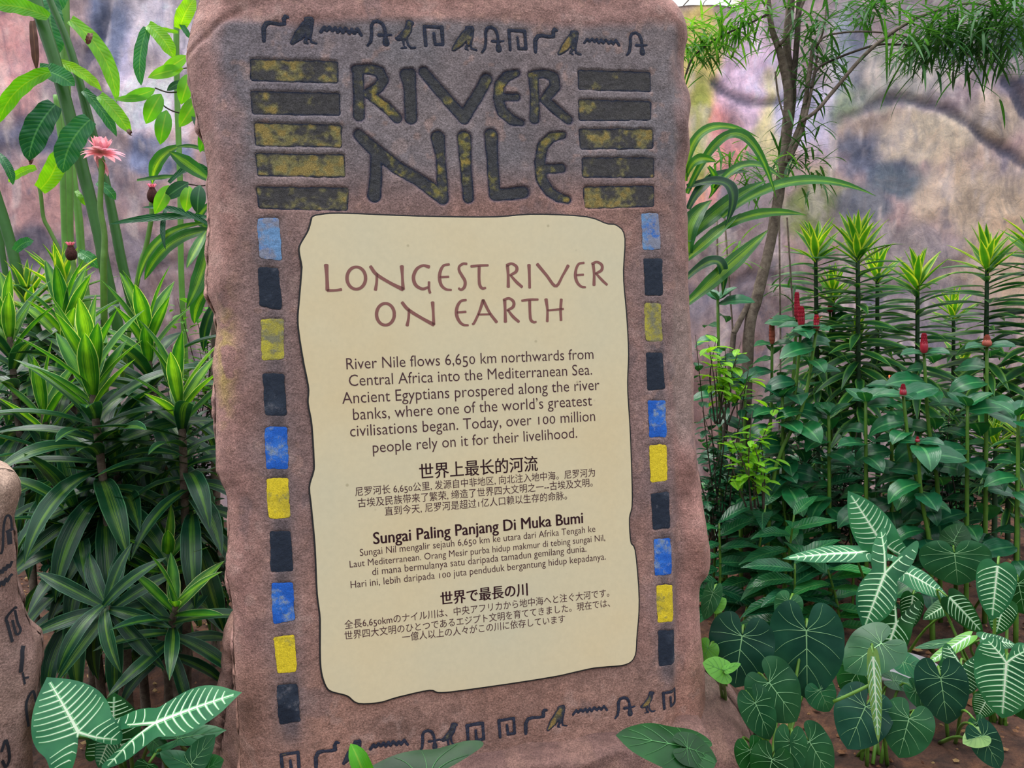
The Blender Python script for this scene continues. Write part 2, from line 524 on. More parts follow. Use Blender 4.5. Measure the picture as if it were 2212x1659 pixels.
    vv = pl.pt(V[:, 0], V[:, 1], samp(w, V)); cc = np.clip(samp(c, V) * 1.5, 0, .92)
    n = len(vv)
    ids = sorted({i for e_ in bnd for i in e_}); mp = {k: n + i for i, k in enumerate(ids)}
    vv = np.vstack((vv, vv[ids] + np.array((0, 0.30, 0.02)))); cc = np.vstack((cc, np.broadcast_to(L3(206, 204, 176), (len(ids), 3))))
    F_ = [tuple(q) for q in quads] + other + [(a, b, mp[b], mp[a]) for a, b in bnd]
    def mb(nt, N, L, bs):
        tc = N.new('ShaderNodeTexCoord').outputs['Object']
        at_ = N.new('ShaderNodeAttribute'); at_.attribute_name = 'paint'
        mp = N.new('ShaderNodeMapping'); mp.inputs['Scale'].default_value = (1.0, 1.0, 0.45); L.new(tc, mp.inputs[0])
        n1 = noise(N, L, mp.outputs[0], 7, 9, 0.7, 1.2); n2 = noise(N, L, tc, 22, 8, 0.75, 0.6); n3 = noise(N, L, tc, 3.2, 6, 0.6, 0.8); n4 = noise(N, L, tc, 90, 4, 0.7)
        c = mixc(N, L, 1.0, at_.outputs['Color'], ramp(N, L, n1, [(0.32, (0.62, 0.64, 0.72, 1)), (0.5, bw(1.0)), (0.68, (1.28, 1.2, 1.14, 1))]), 'MULTIPLY')
        c = mixc(N, L, 1.0, c, ramp(N, L, n2, [(0.34, (0.74, 0.75, 0.8, 1)), (0.52, bw(1.0)), (0.7, bw(1.2))]), 'MULTIPLY')
        c = mixc(N, L, ramp(N, L, n3, [(0.55, bw(0)), (0.66, bw(0.3))]), c, lin(200, 178, 178))
        c = mixc(N, L, ramp(N, L, n4, [(0.66, bw(0)), (0.74, bw(0.35))]), c, lin(80, 78, 88))
        L.new(c, bs.inputs['Base Color']); bs.inputs['Roughness'].default_value = 0.7; bs.inputs['Specular IOR Level'].default_value = 0.3
        bump(N, L, bs, math_(N, L, 'ADD', n2, math_(N, L, 'MULTIPLY', n1, 1.5)), 0.5, 0.012)
    m = mat('mural', mb)
    obj('wall_back', vv, F_, m, col=cc, kind='structure')
wall_build()

# ---- soil
def ground_z(x, y):
    return (noise2(x + 20, y + 20, 1.5, 41, 3) - 0.5) * 0.08 + (noise2(x + 20, y + 20, 9, 42, 4) - 0.5) * 0.05
def soil_build():
    xs = np.arange(-4.6, 4.7, 0.03); ys = np.arange(0.4, 4.75, 0.03)
    X, Y = np.meshgrid(xs, ys)
    Z = ground_z(X, Y) + (noise2(X + 20, Y + 20, 28, 43, 3) - 0.5) * 0.03
    nx, ny = len(xs), len(ys)
    idx = np.arange(nx * ny).reshape(ny, nx)
    q = np.stack((idx[:-1, :-1], idx[:-1, 1:], idx[1:, 1:], idx[1:, :-1]), -1).reshape(-1, 4)
    m = stone_mat('soil', lin(82, 56, 44), lin(38, 27, 24), lin(120, 82, 60), scale=3, rough=0.95, grain=1.0)
    obj('floor', np.stack((X, Y, Z), -1).reshape(-1, 3), q, m, kind='structure')
    # crumbs of soil, bark and dry leaf litter nobody could count
    V = []; Fc_ = []; C_ = []
    ico = np.array([(0, 0, 1), (.9, 0, .2), (.3, .85, .1), (-.75, .5, .2), (-.7, -.55, 0), (.35, -.85, .15), (0, 0, -.6)])
    fi = [(0, 1, 2), (0, 2, 3), (0, 3, 4), (0, 4, 5), (0, 5, 1), (6, 2, 1), (6, 3, 2), (6, 4, 3), (6, 5, 4), (6, 1, 5)]
    cols = [L3(120, 78, 52), L3(78, 50, 38), L3(150, 104, 70), L3(60, 40, 34), L3(168, 128, 84), L3(188, 156, 104), L3(110, 66, 44)]
    k = 0
    for _ in range(9000):
        x = NR.uniform(-2.6, 3.2); y = NR.uniform(1.2, 4.3)
        s = NR.uniform(0.004, 0.013) * (2.2 if NR.rand() < 0.06 else 1)
        a = NR.rand() * 6.28; fl = 0.35 if NR.rand() < 0.35 else 0.8
        p = ico * (1 + 0.35 * (NR.rand(7, 1) - 0.5)) * np.array((s, s * NR.uniform(0.5, 1), s * fl))
        ca, sa = math.cos(a), math.sin(a)
        p = np.stack((p[:, 0] * ca - p[:, 1] * sa, p[:, 0] * sa + p[:, 1] * ca, p[:, 2]), 1)
        z = float(ground_z(np.array([[x]]), np.array([[y]]))[0, 0]) + 0.008
        V.append(p + np.array((x, y, z))); Fc_ += [(a_ + k, b_ + k, c_ + k) for a_, b_, c_ in fi]; k += 7
        C_.append(np.broadcast_to(cols[NR.randint(len(cols))], (7, 3)))
    m2 = stone_mat('litter', lin(110, 74, 52), lin(60, 42, 34), lin(150, 108, 74), paint=True, scale=6, grain=0.6)
    obj('soil_litter', np.vstack(V), Fc_, m2, col=np.vstack(C_), smooth=False, kind='stuff', cat='soil',
        label='brown crumbly soil clods, bark chips and dry leaf litter over the bed')
soil_build()

# ================================================================== the carved sign
hh = np.array((0.974, 0.0577, -0.2177)); uu = np.array((-0.05, 0.998, 0.041))
SP = Plane(CAM + R3 @ np.array((0, 0, -1.65)), R3 @ hh, R3 @ uu)
PXM = 1.65 / F

def solid(name, pl, poly_px, res, depth, wfn, cfn, material, parent=None, rough=0.006, seed=1, rim=(0.0, 0.06), back=None, poly=None, carve=None, **kw):
    """a stone with the traced outline as its face, real thickness behind it and rounded rims"""
    Q = np.array([pl.st(*p) for p in poly_px]) if poly is None else poly
    Q = catmull(np.vstack((Q, Q[:1])), len(Q) * 3)[:-1]
    lo = Q.min(0) - 0.02; hi = Q.max(0) + 0.02
    xs = np.arange(lo[0], hi[0], res); ys = np.arange(lo[1], hi[1], res)
    X, Y = np.meshgrid(xs, ys)
    D = sd_poly(X, Y, Q) + (noise2(X + 9, Y + 9, 14, seed, 4) - 0.5) * rough * 2
    V, quads, other, bnd = march(xs, ys, D)
    x, y = V[:, 0], V[:, 1]
    i = np.clip((x - xs[0]) / res, 0, len(xs) - 1.001); j = np.clip((y - ys[0]) / res, 0, len(ys) - 1.001)
    a = i - i.astype(int); b = j - j.astype(int); i = i.astype(int); j = j.astype(int)
    d = -((D[j, i] * (1 - a) + D[j, i + 1] * a) * (1 - b) + (D[j + 1, i] * (1 - a) + D[j + 1, i + 1] * a) * b)
    w = wfn(x, y, np.maximum(d, 0))
    P = pl.pt(x, y, w)
    C_ = cfn(x, y, np.maximum(d, 0))
    # sides
    ids = sorted({k for e_ in bnd for k in e_}); loc = {k: q for q, k in enumerate(ids)}
    ids = np.array(ids); bx, by = x[ids], y[ids]
    gx = sd_poly(bx + 0.02, by, Q) - sd_poly(bx - 0.02, by, Q); gy = sd_poly(bx, by + 0.02, Q) - sd_poly(bx, by - 0.02, Q)
    g = np.stack((gx, gy), 1); g /= np.linalg.norm(g, axis=1)[:, None] + 1e-9
    vs = [P]; cs = [C_]; prev = ids; n = len(P); faces = [tuple(q) for q in quads] + other
    rows = back or [(0.015, 0.004), (0.05, 0.006), (0.1, 0.0), (0.16, -0.01), (depth, -0.035)]
    for r, (dz, dout) in enumerate(rows):
        o_ = dout + (noise2(bx * 1 + 9 + r, by + 9, 18, seed + r, 3) - 0.5) * 0.018
        vs.append(pl.pt(bx + g[:, 0] * o_, by + g[:, 1] * o_, w[ids] - dz)); cs.append(C_[ids])
        cur = np.arange(n, n + len(ids)); n += len(ids)
        for a_, b_ in bnd:
            ia, ib = loc[a_], loc[b_]
            faces.append((int(prev[ia]), int(prev[ib]), int(cur[ib]), int(cur[ia])))
        prev = cur
    return obj(name, np.vstack(vs), faces, material, parent, col=np.vstack(cs), **kw)

SLAB_PX = [(457, -60), (430, -5), (415, 60), (404, 130), (418, 210), (435, 290), (447, 360), (450, 430), (453, 500), (450, 560), (448, 630),
           (470, 695), (461, 789), (467, 862), (470, 1006), (495, 1068), (497, 1159), (491, 1230), (504, 1286), (510, 1429), (516, 1516), (524, 1659), (530, 1780),
           (1000, 1760), (1400, 1720), (1530, 1690), (1526, 1534), (1522, 1437), (1516, 1377), (1511, 1290), (1514, 1262), (1531, 1238), (1533, 1190), (1520, 1131), (1514, 1048),
           (1502, 1000), (1499, 930), (1500, 852), (1494, 725), (1489, 653), (1487, 483), (1481, 376), (1491, 318), (1485, 272), (1492, 220), (1479, 160), (1477, 72),
           (1466, 26), (1438, -5), (1380, -40), (1100, -75), (700, -80)]

SLAB_Q = np.array([SP.st(*p, -0.075) for p in SLAB_PX])        # the rim lies behind the dressed face
# ---- strokes of the carved letters, as measured on the photograph
def T(x0, y0, s): return lambda pts: [(x0 + x * s, y0 + y * s, r * s) for x, y, r in pts]
t6 = T(740, 120, 0.2351)
LETTERS = {
 'R': [[(140, 130, 52), (150, 350, 50), (150, 550, 52)], [(118, 125, 44), (250, 118, 45), (345, 150, 50), (374, 220, 52), (330, 290, 50), (235, 345, 48)], [(270, 370, 46), (400, 470, 50), (500, 568, 48)]],
 'I': [[(585, 175, 58), (620, 300, 58), (628, 570, 58)], [(635, 155, 42), (620, 300, 55)]],
 'V': [[(748, 150, 50), (900, 330, 52), (1115, 570, 58)], [(1115, 570, 58), (1240, 370, 55), (1325, 215, 55)]],
 'E': [[(1605, 160, 35), (1510, 185, 45), (1445, 270, 50), (1435, 400, 50), (1470, 510, 52), (1550, 590, 48), (1645, 615, 33)], [(1450, 378, 40), (1602, 380, 35)]],
 'R2': [[(1755, 190, 50), (1770, 350, 45), (1765, 580, 50)], [(1735, 180, 38), (1850, 160, 38), (1945, 195, 50), (1960, 280, 52), (1880, 372, 48)], [(1860, 400, 45), (1970, 500, 48), (2078, 588, 44)]],
 'N': [[(150, 725, 50), (300, 870, 62), (500, 1025, 60), (700, 1140, 58), (905, 1290, 62)], [(305, 900, 50), (308, 1100, 55), (290, 1285, 60)], [(878, 755, 65), (905, 950, 45), (920, 1200, 50), (918, 1310, 58)]],
 'I2': [[(1120, 755, 66), (1132, 1000, 55), (1158, 1305, 52)]],
 'L': [[(1365, 735, 66), (1382, 1000, 54), (1400, 1280, 55)], [(1400, 1280, 55), (1550, 1270, 55), (1662, 1255, 58)]],
 'E2': [[(2025, 730, 36), (1920, 748, 46), (1842, 830, 52), (1815, 980, 54), (1830, 1130, 55), (1900, 1245, 52), (1990, 1305, 48), (2068, 1325, 36)], [(1840, 1038, 45), (2015, 1036, 44)]]}
LETTERS = {k: [t6(s) for s in v] for k, v in LETTERS.items()}

# ---- hieroglyph shapes; strokes and filled bodies, each measured on one instance
g1 = T(550, 20, 0.1356); g2 = T(780, 30, 0.1718)
GLYPHS = {
 'snake': ((565, 32, 626, 90), [g1(s) for s in [[(148, 500, 26), (145, 400, 30), (142, 300, 30), (185, 225, 30), (260, 215, 26), (400, 238, 24), (475, 232, 26)], [(475, 232, 26), (465, 160, 28), (490, 115, 26), (535, 132, 18)]]], []),
 'owl': ((627, 37, 686, 97), [g1(s) for s in [[(815, 155, 28), (905, 150, 28)], [(600, 530, 32), (700, 420, 70), (800, 280, 72), (850, 210, 60)], [(915, 170, 30), (905, 320, 22), (890, 440, 14), (900, 520, 16), (985, 545, 16)], [(850, 330, 60), (850, 430, 40)], [(820, 480, 24), (800, 520, 20), (850, 545, 12)]]], []),
 'water': ((690, 55, 784, 80), [g1([(1055, 360, 24), (1110, 285, 24), (1150, 335, 24), (1195, 285, 24), (1240, 340, 24), (1285, 290, 24), (1325, 365, 22), (1365, 300, 24), (1405, 365, 24), (1450, 300, 24), (1510, 375, 24), (1545, 320, 24), (1590, 380, 24), (1635, 310, 24), (1700, 410, 22)])], []),
 'loop': ((792, 42, 849, 100), [g1(s) for s in [[(1800, 575, 18), (1850, 510, 22), (1865, 400, 24), (1860, 260, 24), (1890, 200, 24), (1960, 185, 24), (2030, 220, 24), (2070, 300, 24), (2085, 390, 22), (2090, 430, 26)], [(1980, 405, 26), (2080, 410, 18), (2180, 405, 16)], [(2085, 430, 24), (2090, 500, 44), (2095, 535, 48)]]], []),
 'chick': ((853, 44, 899, 106), [g2(s) for s in [[(600, 105, 30), (640, 115, 24), (655, 120, 10)], [(605, 130, 40), (590, 200, 45), (540, 270, 50), (470, 310, 30), (440, 305, 16)], [(530, 320, 18), (540, 400, 12), (575, 428, 10), (505, 428, 10)], [(570, 310, 20), (590, 390, 12), (630, 430, 14), (680, 425, 12)]]], []),
 'maze': ((913, 53, 961, 100), [g2(s) for s in [[(815, 395, 20), (795, 155, 20), (1015, 165, 20), (1030, 385, 20), (930, 385, 18), (915, 245, 18)]]], [])}
PLACE = [('snake', 565, 626, 32, 90), ('owl', 627, 686, 37, 97), ('water', 690, 784, 55, 80), ('loop', 792, 849, 42, 100), ('chick', 853, 899, 44, 106), ('maze', 913, 961, 53, 100),
         ('owl', 976, 1032, 55, 112), ('loop', 1040, 1091, 54, 115), ('maze', 1096, 1140, 61, 109), ('snake', 1153, 1206, 58, 116), ('owl', 1205, 1257, 64, 122), ('water', 1260, 1341, 82, 100), ('loop', 1353, 1401, 66, 122),
         ('maze', 604, 650, 1622, 1674), ('snake', 678, 735, 1601, 1664), ('owl', 740, 787, 1597, 1652), ('water', 797, 884, 1597, 1623), ('loop', 904, 952, 1571, 1624), ('chick', 950, 993, 1559, 1616), ('maze', 1005, 1048, 1556, 1605),
         ('maze', 1074, 1115, 1546, 1593), ('snake', 1132, 1184, 1529, 1587), ('owl', 1181, 1227, 1521, 1581), ('water', 1236, 1315, 1524, 1547), ('loop', 1328, 1374, 1499, 1555), ('chick', 1383, 1417, 1490, 1546), ('maze', 1430, 1468, 1487, 1534)]

def to_st(strokes, pl=None):
    pl = pl or SP
    return [[(*pl.st(x, y), r * PXM) for x, y, r in s] for s in strokes]

def glyph_st(kind, x0, x1, y0, y1, pl=None):
    """the template moved and scaled along the stone's own axes"""
    pl = pl or SP
    (a0, b0, a1, b1), strokes, _ = GLYPHS[kind]
    src = to_st(strokes, SP)
    c0 = SP.st((a0 + a1) / 2, (b0 + b1) / 2); c1 = pl.st((x0 + x1) / 2, (y0 + y1) / 2)
    slope = 0.0
    w0 = np.linalg.norm(SP.st(a1, (b0 + b1) / 2) - SP.st(a0, (b0 + b1) / 2)); w1 = np.linalg.norm(pl.st(x1, (y0 + y1) / 2) - pl.st(x0, (y0 + y1) / 2))
    cy0, cy1 = (b0 + b1) / 2, (y0 + y1) / 2
    h0 = b1 - b0; h1 = (y1 - y0)
    if kind == 'water': h0, h1 = a1 - a0, x1 - x0
    elif y0 > 1400: h1 *= 0.93
    k = (w1 / w0, h1 / h0)
    return [[(c1[0] + (x - c0[0]) * k[0], c1[1] + (y - c0[1]) * k[1], r * min(k) * 1.02) for x, y, r in s] for s in src]

BLOCKS = [('blue', (558, 470), (600, 470), (607, 563), (563, 558)), ('black', (560, 576), (598, 577), (607, 670), (563, 662)), ('yellow', (565, 688), (610, 688), (611, 776), (568, 778)),
          ('black', (570, 805), (611, 806), (617, 898), (575, 898)), ('blue', (574, 922), (618, 922), (620, 1013), (578, 1013)), ('yellow', (577, 1032), (620, 1031), (624, 1119), (583, 1122)),
          ('black', (585, 1148), (625, 1146), (631, 1234), (588, 1237)), ('blue', (588, 1259), (630, 1257), (635, 1341), (593, 1349)), ('yellow', (593, 1376), (634, 1370), (638, 1452), (602, 1456)), ('black', (600, 1479), (640, 1476), (647, 1562), (605, 1568)),
          ('blue', (1388, 460), (1420, 460), (1426, 539), (1391, 541)), ('black', (1392, 558), (1429, 558), (1429, 639), (1396, 639)), ('yellow', (1394, 654), (1425, 654), (1429, 737), (1397, 738)),
          ('black', (1398, 761), (1429, 760), (1434, 841), (1401, 844)), ('blue', (1401, 865), (1436, 864), (1438, 944), (1405, 946)), ('yellow', (1404, 960), (1437, 959), (1439, 1039), (1408, 1042)),
          ('black', (1408, 1065), (1443, 1061), (1445, 1142), (1413, 1145)), ('blue', (1414, 1163), (1446, 1161), (1449, 1242), (1417, 1245)), ('yellow', (1419, 1263), (1450, 1262), (1452, 1343), (1423, 1346)), ('black', (1423, 1361), (1455, 1360), (1460, 1435), (1426, 1440))]
BARS = [((537, 130), (733, 135), (733, 175), (539, 169)), ((537, 200), (737, 204), (738, 245), (542, 242)), ((545, 268), (741, 273), (741, 314), (548, 311)), ((549, 334), (747, 337), (749, 379), (552, 376)), ((550, 406), (756, 409), (754, 451), (555, 447)),
        ((1247, 153), (1409, 158), (1409, 194), (1248, 189)), ((1248, 217), (1410, 221), (1410, 256), (1249, 256)), ((1249, 281), (1413, 281), (1414, 318), (1252, 318)), ((1255, 343), (1416, 343), (1416, 380), (1257, 379)), ((1258, 406), (1416, 404), (1416, 443), (1261, 447))]

def rbox(x, y, q, r=0.006):
    q = np.array(q); c = q.mean(0)
    q = c + (q - c) * (1 - r / (np.linalg.norm(q - c, axis=1)[:, None] * 0.8))
    return sd_poly(x, y, q) - r

letters_st = [(k, to_st(v)) for k, v in LETTERS.items()]
glyphs_st = [(p[0], glyph_st(*p)) for p in PLACE]
blocks_st = [(b[0], [SP.st(*p) for p in b[1:]]) for b in BLOCKS]
bars_st = [[SP.st(*p) for p in b] for b in BARS]
CARVE = 0.0055

sign = thing('carved_sign', 'tall reddish stone slab carved RIVER NILE with cream text panel and hieroglyphs', 'sign', SP.pt(0.0, -0.95, -0.1))

def slab_w(x, y, d, carve=True):
    w = -0.055 * np.clip(1 - d / (0.05 + 0.03 * noise2(x + 9, y + 9, 5, 61)), 0, 1) ** 2.0
    w += (noise2(x + 9, y + 9, 6, 62, 3) - 0.5) * 0.012 * sm(0.0, 0.08, d) + (noise2(x + 9, y + 9, 30, 63, 3) - 0.5) * 0.003
    px, py = project(SP.pt(x, y))
    flat = sm(480, 560, px) * sm(1475, 1430, px) * sm(1600, 1500, py) * sm(10, 60, py)
    w = w * (1 - 0.75 * flat)
    # the broken right flank steps back
    w -= 0.022 * sm(1448, 1475, px) * sm(40, 120, py)
    w -= 0.02 * sm(480, 440, px)
    # scalloped top ridge
    w -= 0.012 * sm(45, -10, py + (noise2(x + 9, y + 9, 8, 67) - .5) * 60) + 0.006 * np.exp(-((py - (70 - (px - 430) * 0.55)) / 9) ** 2) * sm(560, 500, px)
    # bulges on the right edge
    for bx_, by_, r_ in ((1518, 1160, 60), (1485, 250, 45), (1500, 1000, 50)):
        w += 0.03 * np.exp(-(((px - bx_) / (r_ * 0.6)) ** 2 + ((py - by_) / r_) ** 2))
    if not carve: return w
    m = (px > 500) & (px < 1480)
    xm, ym = x[m], y[m]
    Dm = np.full(xm.shape, 1.0)
    for _, s in letters_st: Dm = np.minimum(Dm, sd_strokes(xm, ym, s))
    for q in bars_st: Dm = np.minimum(Dm, rbox(xm, ym, q))
    Ds = np.full(xm.shape, 1.0)
    for _, s in glyphs_st: Ds = np.minimum(Ds, sd_strokes(xm, ym, s))
    for _, q in blocks_st: Ds = np.minimum(Ds, rbox(xm, ym, q, 0.004))
    nn = (noise2(xm + 9, ym + 9, 60, 66, 3) - 0.5) * 0.004
    w[m] -= CARVE * sm(0.0025, -0.0025, Dm + nn) + 0.003 * sm(0.002, -0.002, Ds + nn)
    return w

def slab_c(x, y, d):
    px, py = project(SP.pt(x, y))
    n1 = noise2(x + 9, y + 9, 5, 71, 5); n2 = noise2(x + 9, y * 0.6 + 9, 16, 72, 4); n3 = noise2(x + 9, y + 9, 40, 73, 3)
    c = np.broadcast_to(L3(138, 108, 104), x.shape + (3,)).copy()
    c = blend(c, sm(0.4, 0.62, n1) * 0.7, L3(158, 114, 102))
    c = blend(c, sm(460, 330, py) * sm(20, 60, py) * (0.75 + 0.6 * (n1 - 0.3)), L3(118, 114, 120))      # grey-mauve tone round the title; bluish sky sheen painted into it
    c = blend(c, sm(380, 120, py) * sm(900, 600, px) * 0.35, L3(104, 102, 118))  # the same bluish sheen, painted stronger towards the upper left
    c = blend(c, sm(60, 30, py + (n1 - 0.5) * 60) * 0.8, L3(150, 108, 100))
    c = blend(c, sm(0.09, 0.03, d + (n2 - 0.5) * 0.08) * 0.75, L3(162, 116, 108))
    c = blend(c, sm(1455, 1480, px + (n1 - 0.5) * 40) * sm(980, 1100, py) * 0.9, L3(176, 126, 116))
    c = blend(c, sm(1440, 1470, px + (n2 - 0.5) * 50) * sm(1000, 900, py) * sm(500, 700, py) * 0.7, L3(150, 132, 126))
    c = blend(c, np.exp(-(((px - 478) / 24) ** 2 + ((py - 780) / 110) ** 2)) * sm(0.4, 0.6, n3) * 1.2, L3(190, 160, 92))     # ochre stain
    c = blend(c, sm(1350, 1500, py) * 0.5, L3(160, 116, 96))
    # stains round the painted blocks, between them and under the bars
    st = np.exp(-((px - (582 + (py - 500) * 0.043)) / 34) ** 2) * sm(455, 480, py) * sm(1650, 1560, py)
    st = np.maximum(st, np.exp(-((px - (1406 + (py - 500) * 0.04)) / 26) ** 2) * sm(450, 470, py) * sm(1520, 1450, py))
    c = blend(c, st * (0.35 + 0.7 * n2), L3(112, 102, 106))
    st2 = np.exp(-((px - (582 + (py - 500) * 0.043)) / 19) ** 4) * sm(455, 480, py) * sm(1620, 1570, py)
    st2 = np.maximum(st2, np.exp(-((px - (1406 + (py - 500) * 0.04)) / 15) ** 4) * sm(450, 470, py) * sm(1480, 1450, py))
    c = blend(c, st2 * sm(0.3, 0.6, n2 + 0.3 * (n3 - 0.5)) * 0.8, L3(74, 68, 74))
    c = blend(c, sm(0.66, 0.74, n2) * 0.35, L3(90, 84, 92)); c = blend(c, sm(0.68, 0.76, n3) * 0.3, L3(184, 140, 124))
    c = blend(c, np.exp(-(((px - 880) / 90) ** 2 + ((py - 1570) / 30) ** 2)) * 0.5, L3(88, 66, 58))
    n6 = noise2(x + 9, y + 9, 11, 74, 5); n7 = noise2(x + 9, y + 9, 32, 75, 4)
    c = c * (0.66 + 0.5 * n6 + 0.22 * n7)[..., None] * np.array((0.98, 1.0, 0.97))
    c = blend(c, sm(0.62, 0.72, n7) * 0.35 * sm(0.4, 0.6, n6), L3(178, 150, 140))
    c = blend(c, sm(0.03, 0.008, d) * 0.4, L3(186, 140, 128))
    # navy paint on the walls of the carved strokes
    m = (px > 500) & (px < 1480) & (py < 470)
    Dm = np.full(x[m].shape, 1.0)
    for _, s in letters_st: Dm = np.minimum(Dm, sd_strokes(x[m], y[m], s))
    k = np.zeros(x.shape); k[m] = sm(0.0035, 0.0005, Dm)
    c = blend(c, k * 0.85, L3(40, 46, 70))
    return c

slab_m = stone_mat('slab_stone', lin(140, 110, 104), lin(108, 88, 88), lin(166, 132, 120), paint=True, grain=0.75)
for nd in slab_m.node_tree.nodes:
    if nd.type == 'MIX' and nd.blend_type == 'MIX': nd.inputs[0].default_value = 0.22
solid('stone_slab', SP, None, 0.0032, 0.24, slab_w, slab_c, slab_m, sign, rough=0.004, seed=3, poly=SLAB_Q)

paint_m = stone_mat('carved_paint', lin(70, 70, 74), lin(54, 54, 62), lin(92, 90, 84), paint=True, grain=1.0, scale=2)
for nd in paint_m.node_tree.nodes:
    if nd.type == 'MIX' and nd.blend_type == 'MIX': nd.inputs[0].default_value = 0.12

def decal(name, dist, lo, hi, res, w, cfn, seed, material, noise_amp=0.002, pad=0.012, **k):
    xs = np.arange(lo[0] - pad, hi[0] + pad, res); ys = np.arange(lo[1] - pad, hi[1] + pad, res)
    X, Y = np.meshgrid(xs, ys)
    fD = lambda a, b: dist(a, b) + (noise2(a + 9, b + 9, 90, seed, 3) - 0.5) * noise_amp * 2
    V, quads, other, _ = march(xs, ys, fD(X, Y))
    d = -fD(V[:, 0], V[:, 1])
    dome = np.minimum(d, 0.003) * 0.15 + (noise2(V[:, 0] + 9, V[:, 1] + 9, 120, seed + 5, 2) - 0.5) * 0.0012
    dd = -sd_poly(V[:, 0], V[:, 1], SLAB_C)
    return obj(name, SP.pt(V[:, 0], V[:, 1], slab_w(V[:, 0], V[:, 1], dd, False) + w + dome), [tuple(q) for q in quads] + other, material, sign,
               col=cfn(V[:, 0], V[:, 1], d), **k)


def carved_col(yel, seed, deep=(62, 62, 68), yc=(150, 140, 66)):
    def f(x, y, d):
        n1 = noise2(x + 9, y + 9, 22, seed, 4); n2 = noise2(x + 9, y + 9, 70, seed + 3, 3)
        c = np.broadcast_to(L3(*deep), x.shape + (3,)).copy()
        c = blend(c, n2 * 0.4, L3(92, 88, 78))
        n5 = noise2(x + 9, y + 9, 160, seed + 4, 2)
        kk = n1 * 0.55 + n2 * 0.3 + n5 * 0.15
        c = blend(c, sm(0.56 - yel, 0.72 - yel, kk) * 0.75, L3(*yc))
        c = blend(c, sm(0.66 - yel * 0.8, 0.74 - yel * 0.8, n2 * 0.5 + n1 * 0.5) * 0.35, L3(190, 146, 56))
        return blend(c, sm(0.005, 0.001, d), L3(34, 42, 66))
    return f

SLAB_C = catmull(np.vstack((SLAB_Q, SLAB_Q[:1])), len(SLAB_Q) * 3)[:-1]
def bounds(strokes):
    a = np.array([(x - r, y - r) for s in strokes for x, y, r in s]); b = np.array([(x + r, y + r) for s in strokes for x, y, r in s])
    return a.min(0), b.max(0)

for i, (k, s) in enumerate(letters_st):
    lo, hi = bounds(s); c = (lo + hi) / 2
    base = 0.0
    decal('carved_letter', lambda a, b, s=s: sd_strokes(a, b, s), lo, hi, 0.0016, base - CARVE + 0.0022, carved_col([0.02, -.02, 0.02, 0.05, 0.05, 0.04, 0.07, 0.04, 0.03][i], 200 + i), 300 + i, paint_m)
for i, q in enumerate(bars_st):
    qa = np.array(q); c = qa.mean(0)
    base = 0.0
    yel = [0.10, 0.05, 0.2, 0.2, 0.15, 0.04, 0.06, 0.08, 0.05, 0.13][i]
    decal('carved_bar', lambda a, b, q=q: rbox(a, b, q), qa.min(0), qa.max(0), 0.002, base - CARVE + 0.0022,
          carved_col(yel, 230 + i, (70, 66, 68), (152, 142, 84)), 330 + i, paint_m, noise_amp=0.0025,
          label='worn yellow and charcoal bar' if i in (2, 3, 4) else 'charcoal bar with yellow flecks')
for i, (k, s) in enumerate(glyphs_st):
    lo, hi = bounds(s); c = (lo + hi) / 2
    base = 0.0
    f = carved_col(0.08 if k in ('owl', 'chick') else -0.1, 260 + i, (38, 44, 62), (128, 118, 72))
    decal('hieroglyph', lambda a, b, s=s: sd_strokes(a, b, s), lo, hi, 0.0011, base - 0.0002, f, 360 + i, paint_m, noise_amp=0.0008)
bm = {'blue': worn_mat('blue_paint', lin(28, 88, 178), lin(122, 138, 160), 0.56, 55, lin(44, 104, 190)),
      'black': worn_mat('charcoal_paint', lin(30, 38, 52), lin(92, 92, 100), 0.6, 55, lin(44, 52, 66)),
      'yellow': worn_mat('yellow_paint', lin(214, 188, 40), lin(140, 132, 72), 0.58, 55, lin(190, 168, 44)),
      'pale': worn_mat('faded_blue_paint', lin(104, 140, 180), lin(130, 132, 148), 0.5, 45, lin(52, 104, 178)),
      'olive': worn_mat('faded_yellow_paint', lin(178, 166, 58), lin(122, 118, 92), 0.54, 45, lin(150, 140, 64))}
for i, (k, q) in enumerate(blocks_st):
    qa = np.array(q); c = qa.mean(0)
    base = 0.0
    mk = {0: 'pale', 10: 'pale', 2: 'olive', 12: 'olive'}.get(i, k)
    decal("painted_block", lambda a, b, q=q: rbox(a, b, q, 0.005), qa.min(0), qa.max(0), 0.002, base - 0.0004, lambda x, y, d: np.ones(x.shape + (3,)), 400 + i, bm[mk],
          noise_amp=0.0022, label={'pale': 'faded blue', 'olive': 'faded yellow'}.get(mk, k) + ' painted block')

# ---- the text panel
PANEL_PX = [(676, 471), (690, 467), (740, 464), (900, 470), (1060, 472), (1150, 466), (1262, 471), (1308, 486), (1330, 490), (1346, 514), (1343, 596), (1350, 682), (1354, 762), (1352, 835), (1357, 920),
            (1360, 994), (1362, 1086), (1356, 1119), (1359, 1170), (1369, 1192), (1377, 1295), (1372, 1375), (1368, 1415), (1349, 1432), (1304, 1437), (1277, 1440), (1236, 1449), (1200, 1457),
            (1120, 1470), (1000, 1487), (949, 1492), (926, 1487), (858, 1502), (820, 1513), (774, 1515), (751, 1499), (718, 1490), (706, 1479), (697, 1451), (694, 1413), (694, 1350), (693, 1325), (687, 1275),
            (683, 1181), (675, 1094), (671, 1051), (679, 1022), (681, 1000), (676, 917), (668, 871), (669, 838), (658, 781), (649, 725), (646, 689), (649, 649), (654, 589), (654, 573), (649, 546), (651, 530), (668, 500)]
PQ = np.array([SP.st(*p) for p in PANEL_PX]); PQ = catmull(np.vstack((PQ, PQ[:1])), 220)[:-1]
PW = 0.0065
